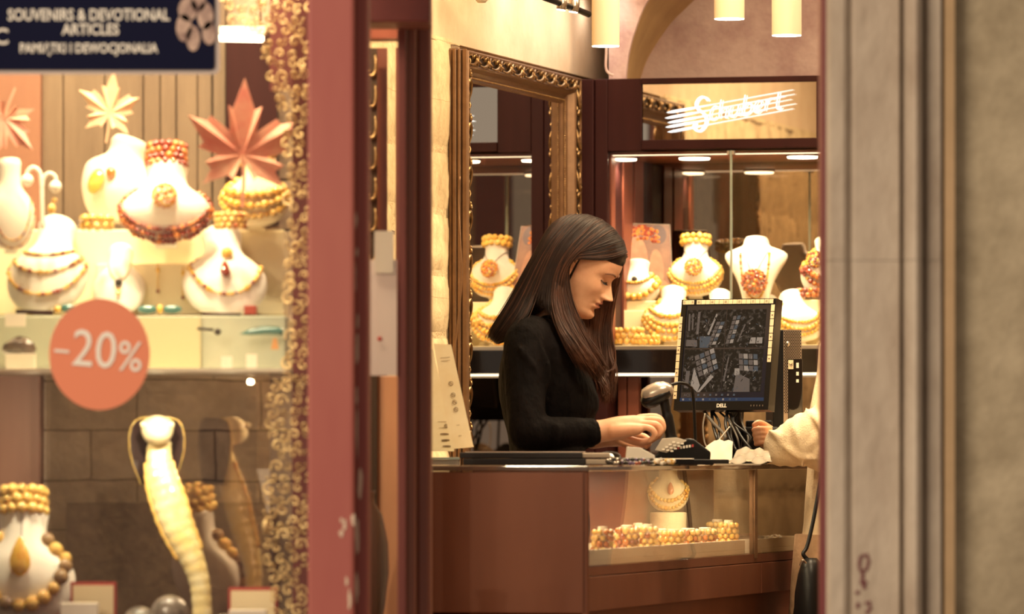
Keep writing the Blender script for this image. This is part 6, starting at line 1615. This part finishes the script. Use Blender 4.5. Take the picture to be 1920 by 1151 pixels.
def stack(px, a, rpx, rows, ms, label, grp, seed, bead=.0055, h0=.0125, support='cone'):
    c = CP(px, a, h0); q = random.Random(seed); rad = rpx
    t = thing('bracelet_roll', label, 'bracelet', c, grp, local=True, rot=(0, 0, 0))
    M_ = MB(); M_.lathe([(rad - bead * 1.2, 0), (rad - bead * 1.2, bead * 2 * rows + .01), (rad * .5, bead * 2 * rows + .012)], 20); M_.build('holder', support if isinstance(support, bpy.types.Material) else trayw, t, smooth=True, auto=True)
    for k in range(rows):
        b = MB(); n = int(2 * math.pi * rad / (bead * 1.9))
        for i in range(n):
            a_ = 2 * math.pi * (i + .5 * (k % 2)) / n; b.cur = q.randrange(len(ms)); b.sphere((math.cos(a_) * rad, math.sin(a_) * rad, bead + (h_off := .012 + k * bead * 1.75)), bead * q.uniform(.85, 1.15), 8, 5)
        b.build('bead_row', ms, t, smooth=True)
A_, Bt, Cg, Ch = M['amber'], M['amber_butter'], M['amber_cognac'], M['amber_cherry']
GC = 'bracelet rolls in the glass case'
for i, (px, a, r_, rows, ms, lab) in enumerate((
    (1130, -.045, .020, 4, [Bt, Cg], 'pale and cognac bracelet roll at the front corner of the glass case'),
    (1150, -.13, .022, 3, [Bt, Bt], 'butterscotch bracelet roll behind the front corner roll'),
    (1176, -.05, .022, 4, [Cg, Ch, Bt], 'mixed cherry and pale bracelet roll, second from the case corner'),
    (1196, -.12, .020, 4, [A_, Cg], 'honey coloured bracelet roll in the back row of the case'),
    (1214, -.05, .020, 4, [Ch, Bt], 'dark cherry bracelet roll with pale top beads'),
    (1238, -.10, .024, 3, [Bt, A_], 'wide butterscotch bracelet roll in the middle of the tray'),
    (1262, -.05, .022, 3, [Bt, Bt, A_], 'pale bead roll standing where the glass shows a bright reflection'),
    (1290, -.06, .026, 3, [Bt, Cg], 'large bracelet roll with brown stones past the middle of the tray'),
    (1322, -.05, .024, 3, [Cg, Bt], 'brown and cream bracelet roll near the tray end'),
    (1345, -.11, .022, 4, [Ch, A_, Bt], 'dark bracelet roll with pale beads at the rear of the tray end'),
    (1366, -.05, .020, 4, [Bt, A_], 'last bracelet roll before the case divider'))):
    stack(px, a, r_, rows, ms, lab, GC, 40 + i, bead=.0075)
def heap(px0, px1, a, lab, ms, seed, n=120, hgt=.02):
    t = thing('loose_necklace', lab, 'necklace', CP((px0 + px1) / 2, a, .0125)); q = random.Random(seed); b = MB()
    for k in range(3):
        pts = []
        for i in range(9):
            px = lerp(px0, px1, i / 8) + q.uniform(-4, 4); pts.append(CP(px, a + q.uniform(-.05, .03), .018 + hgt * math.sin(math.pi * i / 8) * q.uniform(.5, 1)))
        for p in resample(cr(pts, 6), .009): b.cur = q.randrange(len(ms)); b.sphere(p, .0050, 8, 5)
    b.build('strand', ms, t, smooth=True)
heap(1424, 1480, -.08, 'heap of pale gold necklaces in the tray past the divider', [Bt, M['white']], 5)
heap(1430, 1470, -.04, 'dark red bead string lying in front of the pale heap', [Ch, Cg], 6, hgt=.004)
heap(1470, 1512, -.07, 'pale bead strings at the far end of the glass case', [Bt, A_], 7, hgt=.012)
heap(1190, 1250, -.05, 'loose honey amber string lying along the front of the long tray', [A_, Bt], 8, hgt=.004)

tag(MB().lathe([(.045, 0), (.045, .088), (.042, .090)], 24, T=Matrix.Translation(CP(1253, -.215, .0125))).build('riser_block', 'cream', smooth=True, auto=True), 'round cream riser inside the glass case under the bust standing in for a reflection', 'riser')  # riser and bust are added in place of a reflection in the glass
_c = CP(1253, -.215, .104); B9 = Bust(0, 0, _c.y, 78, 84, 'small white bust standing in for a reflection behind the bracelet rolls', 'necklace busts in the glass case', m='bust_cream'); B9.t.location = _c; B9.loc = _c
necklace(B9, 'butterscotch bead necklace on the small bust standing in for a reflection', 'necklaces in the glass case', [(.72, .2, .95, .05, .2), (.66, .05, 1.0, .05, .2)], [Bt, A_], seed=71, roll=(1.0, .24, .05, 1, [Bt]), pend=[('drop', .05, .45, .16, [Cg])])
# ================================================================ CABINET JEWELLERY
GCB = 'necklace busts in the wall cabinet'; GCN = 'necklaces in the wall cabinet'
def Yv(px, v): u = u_at(px, v); return Yuv(u, v)
def cab_bust(px, py, v, wpx, hpx, lab, **k): return Bust(px, py, Yv(px, v), wpx, hpx, lab, GCB, yaw=k.pop('yaw', -8), **k)
upz = 560
# picture board
t = thing('picture_board', 'printed picture of a woman wearing red amber, leaning in the wall cabinet', 'picture', P(1212, 560, Yv(1212, .06)))
Yp = Yv(1212, .06)
q4 = [P(1178, 558, Yp - .03), P(1262, 560, Yp - .03), P(1256, 421, Yp + .02), P(1164, 418, Yp + .02)]
nrm = (q4[1] - q4[0]).cross(q4[3] - q4[0]).normalized()
if nrm.y > 0: nrm = -nrm
b = MB(); b.add(q4 + [p - nrm * .004 for p in q4], [(0, 1, 2, 3), (7, 6, 5, 4), (0, 4, 5, 1), (3, 2, 6, 7), (0, 3, 7, 4), (1, 5, 6, 2)]); b.build('board', mat('print_ground', (.12, .045, .03), .5, c2=(.22, .10, .055), nscale=14), t)
def onb(a, c, o=.001): return q4[0].lerp(q4[1], a).lerp(q4[3].lerp(q4[2], a), c) + nrm * o
def blob(a, c, ra, rc, o=.001, n=18): return [onb(a + ra * math.cos(t_), c + rc * math.sin(t_), o) for t_ in [2 * math.pi * j / n for j in range(n)]]
pf = mat('printed_flesh', (.34, .16, .09), .5, c2=(.26, .11, .06), nscale=30)
for poly, m_, nm in ((blob(.30, .55, .20, .28), pf, 'printed_face'), (blob(.68, .40, .15, .26), pf, 'printed_face'), (blob(.55, .14, .40, .14, .0012), pf, 'printed_shoulder'), (blob(.76, .86, .16, .13, .0013), mat('printed_dark', (.07, .03, .03), .5), 'printed_shadow')):
    b = MB(); b.add(poly, [tuple(range(len(poly)))]); b.build(nm, m_, t)
b = MB(); qp = random.Random(3)
for i in range(70):
    a = qp.random(); b.cur = i % 2; c = onb(.12 + .62 * a + qp.uniform(-.04, .04), .80 + .10 * math.sin(a * 3.1) + qp.uniform(-.10, .08), .0016)
    b.sphere(c, .0048, 6, 4, (1, .15, 1))
for i in range(20): b.sphere(onb(.20 + .1 * (i % 3) * .5, .18 + .012 * i, .0016), .0045, 6, 4, (1, .15, 1))
b.build('printed_beads', [M['amber_cherry'], M['amber_cognac']], t)
MB().tube([q4[3], q4[2]], .0012, 6).tube([q4[2], q4[1]], .0012, 6).tube([q4[0], q4[3]], .0012, 6).build('edge', M['metal'], t)

c1 = cab_bust(1303, upz - 4, .08, 104, 100, 'wide white bust with flower pendant and thick bead roll in the wall cabinet')
necklace(c1, 'golden collar with dark flower pendant on the wide cabinet bust', GCN, [(.66, .12, 1.04, .040, .2), (.62, .04, 1.08, .036, .3), (.70, .20, .98, .03, .2)], [A_, Bt, Bt], roll=(1.0, .24, .062, 2, [A_, Bt]), cords=[(-.22, .86, -.02, .55), (.22, .86, .02, .55)], pend=[('flower', 0, .48, .15, [Cg, A_])], seed=51)
c2 = cab_bust(1417, upz + 2, .06, 118, 112, 'white shouldered bust with red flower pendant behind the monitor top', shape=SHOULD, lean=-8)
necklace(c2, 'long amber strand and red flower pendant on the shouldered cabinet bust', GCN, [(.74, .0, .46, .020, .3)], [A_, Cg], cords=[(-.20, .80, -.05, .42), (.22, .80, .03, .42)], pend=[('flower', 0, .25, .19, [Cg, M['amber_cherry']])], seed=52)
c3 = cab_bust(1548, upz - 4, .06, 96, 104, 'white bust with cherry bead cluster cut off by the red jamb')
necklace(c3, 'cluster of cherry and golden beads on the bust cut off by the jamb', GCN, [(.80, .28, .92, .06, .3), (.70, .16, 1.0, .05, .3)], [Ch, Cg, A_], pend=[('flower', -.2, .62, .16, [Ch, A_])], seed=53)
c4 = cab_bust(1192, 572, .02, 92, 78, 'low white bust with butterscotch beads beside the woman\'s face', lean=-20, yaw=-14)
necklace(c4, 'butterscotch bead necklace with dark centre drop beside the woman\'s face', GCN, [(.70, .12, .98, .075, .15), (.78, .42, .70, .035, .2)], [Bt, A_], pend=[('ball', 0, .50, .06, [M['cord']])], seed=54)
t = tag(MB().box(xp(1166, 15.7), xp(1232, 15.7), Yv(1200, -.02), Yv(1200, .06), Zp(647, 15.72), Zp(573, 15.72)).build('riser_block', 'cream', bevel=.002), 'cream riser block carrying the low butterscotch necklace bust', 'riser')
c5 = cab_bust(1256, 640, -.06, 104, 92, 'reclining white bust covered in golden beads by the monitor edge', lean=-34, dep=.9)
necklace(c5, 'dense golden bead necklace on the reclining bust by the monitor edge', GCN, [(.74, .10, 1.0, .055, .25), (.66, .0, 1.05, .055, .25), (.80, .34, .84, .045, .25), (.7, .2, .94, .05, .3)], [A_, Bt, Bt], seed=55)
c6 = cab_bust(1500, 640, -.06, 106, 84, 'reclining white bust with pale twisted strands beyond the computer tower', lean=-36, dep=.9, yaw=12)
necklace(c6, 'pale twisted amber strands on the bust beyond the computer tower', GCN, [(.78, .14, .98, .045, .2), (.72, .06, 1.02, .04, .2), (.66, .26, .86, .035, .2)], [Bt, A_], seed=56)
c7 = cab_bust(1345, 642, -.06, 90, 88, 'reclining white bust with cherry strand hidden mostly by the monitor', lean=-34)
necklace(c7, 'cherry strand on the cabinet bust behind the monitor', GCN, [(.7, .1, .98, .05, .2)], [Ch, A_], seed=57)
def cbr(px, py, v, r_, bd, rows, ms, lab, s_): return bead_ring(px, py, Yv(px, v), r_, bd, rows, ms, lab, 'bracelets in the wall cabinet', s_)
cbr(1262, 558, .05, 22, 6, 2, [A_, Bt], 'golden bracelet on the raised step between two cabinet busts', 61)
cbr(1516, 558, .03, 20, 5, 2, [Cg, Ch], 'red brown bracelet on the raised step near the red jamb', 62)
cbr(1178, 646, -.10, 26, 6, 3, [A_, Bt], 'golden bracelet stack on the low shelf beside the woman\'s hair', 63)
cbr(1212, 646, -.12, 22, 5, 2, [A_, Bt], 'lower golden bracelet beside the golden stack on the low shelf', 64)
cbr(1160, 558, .10, 20, 6, 2, [A_, Cg], 'bracelet at the cabinet end post on the raised step', 65)
# pieces at the cabinet's side end, which the gilt mirror shows
c8 = cab_bust(1156, upz, .20, 74, 108, 'cream bust with a thin cord necklace at the cabinet end, behind the picture', m='bust_cream', shape=TALL, yaw=40)
necklace(c8, 'thin dark cord necklace on the cream bust at the cabinet end', GCN, [], [A_], cords=[(-.2, .84, 0, .3), (.2, .84, 0, .3)], pend=[('ball', 0, .28, .04, [Cg])], seed=58, name='cord_necklace')
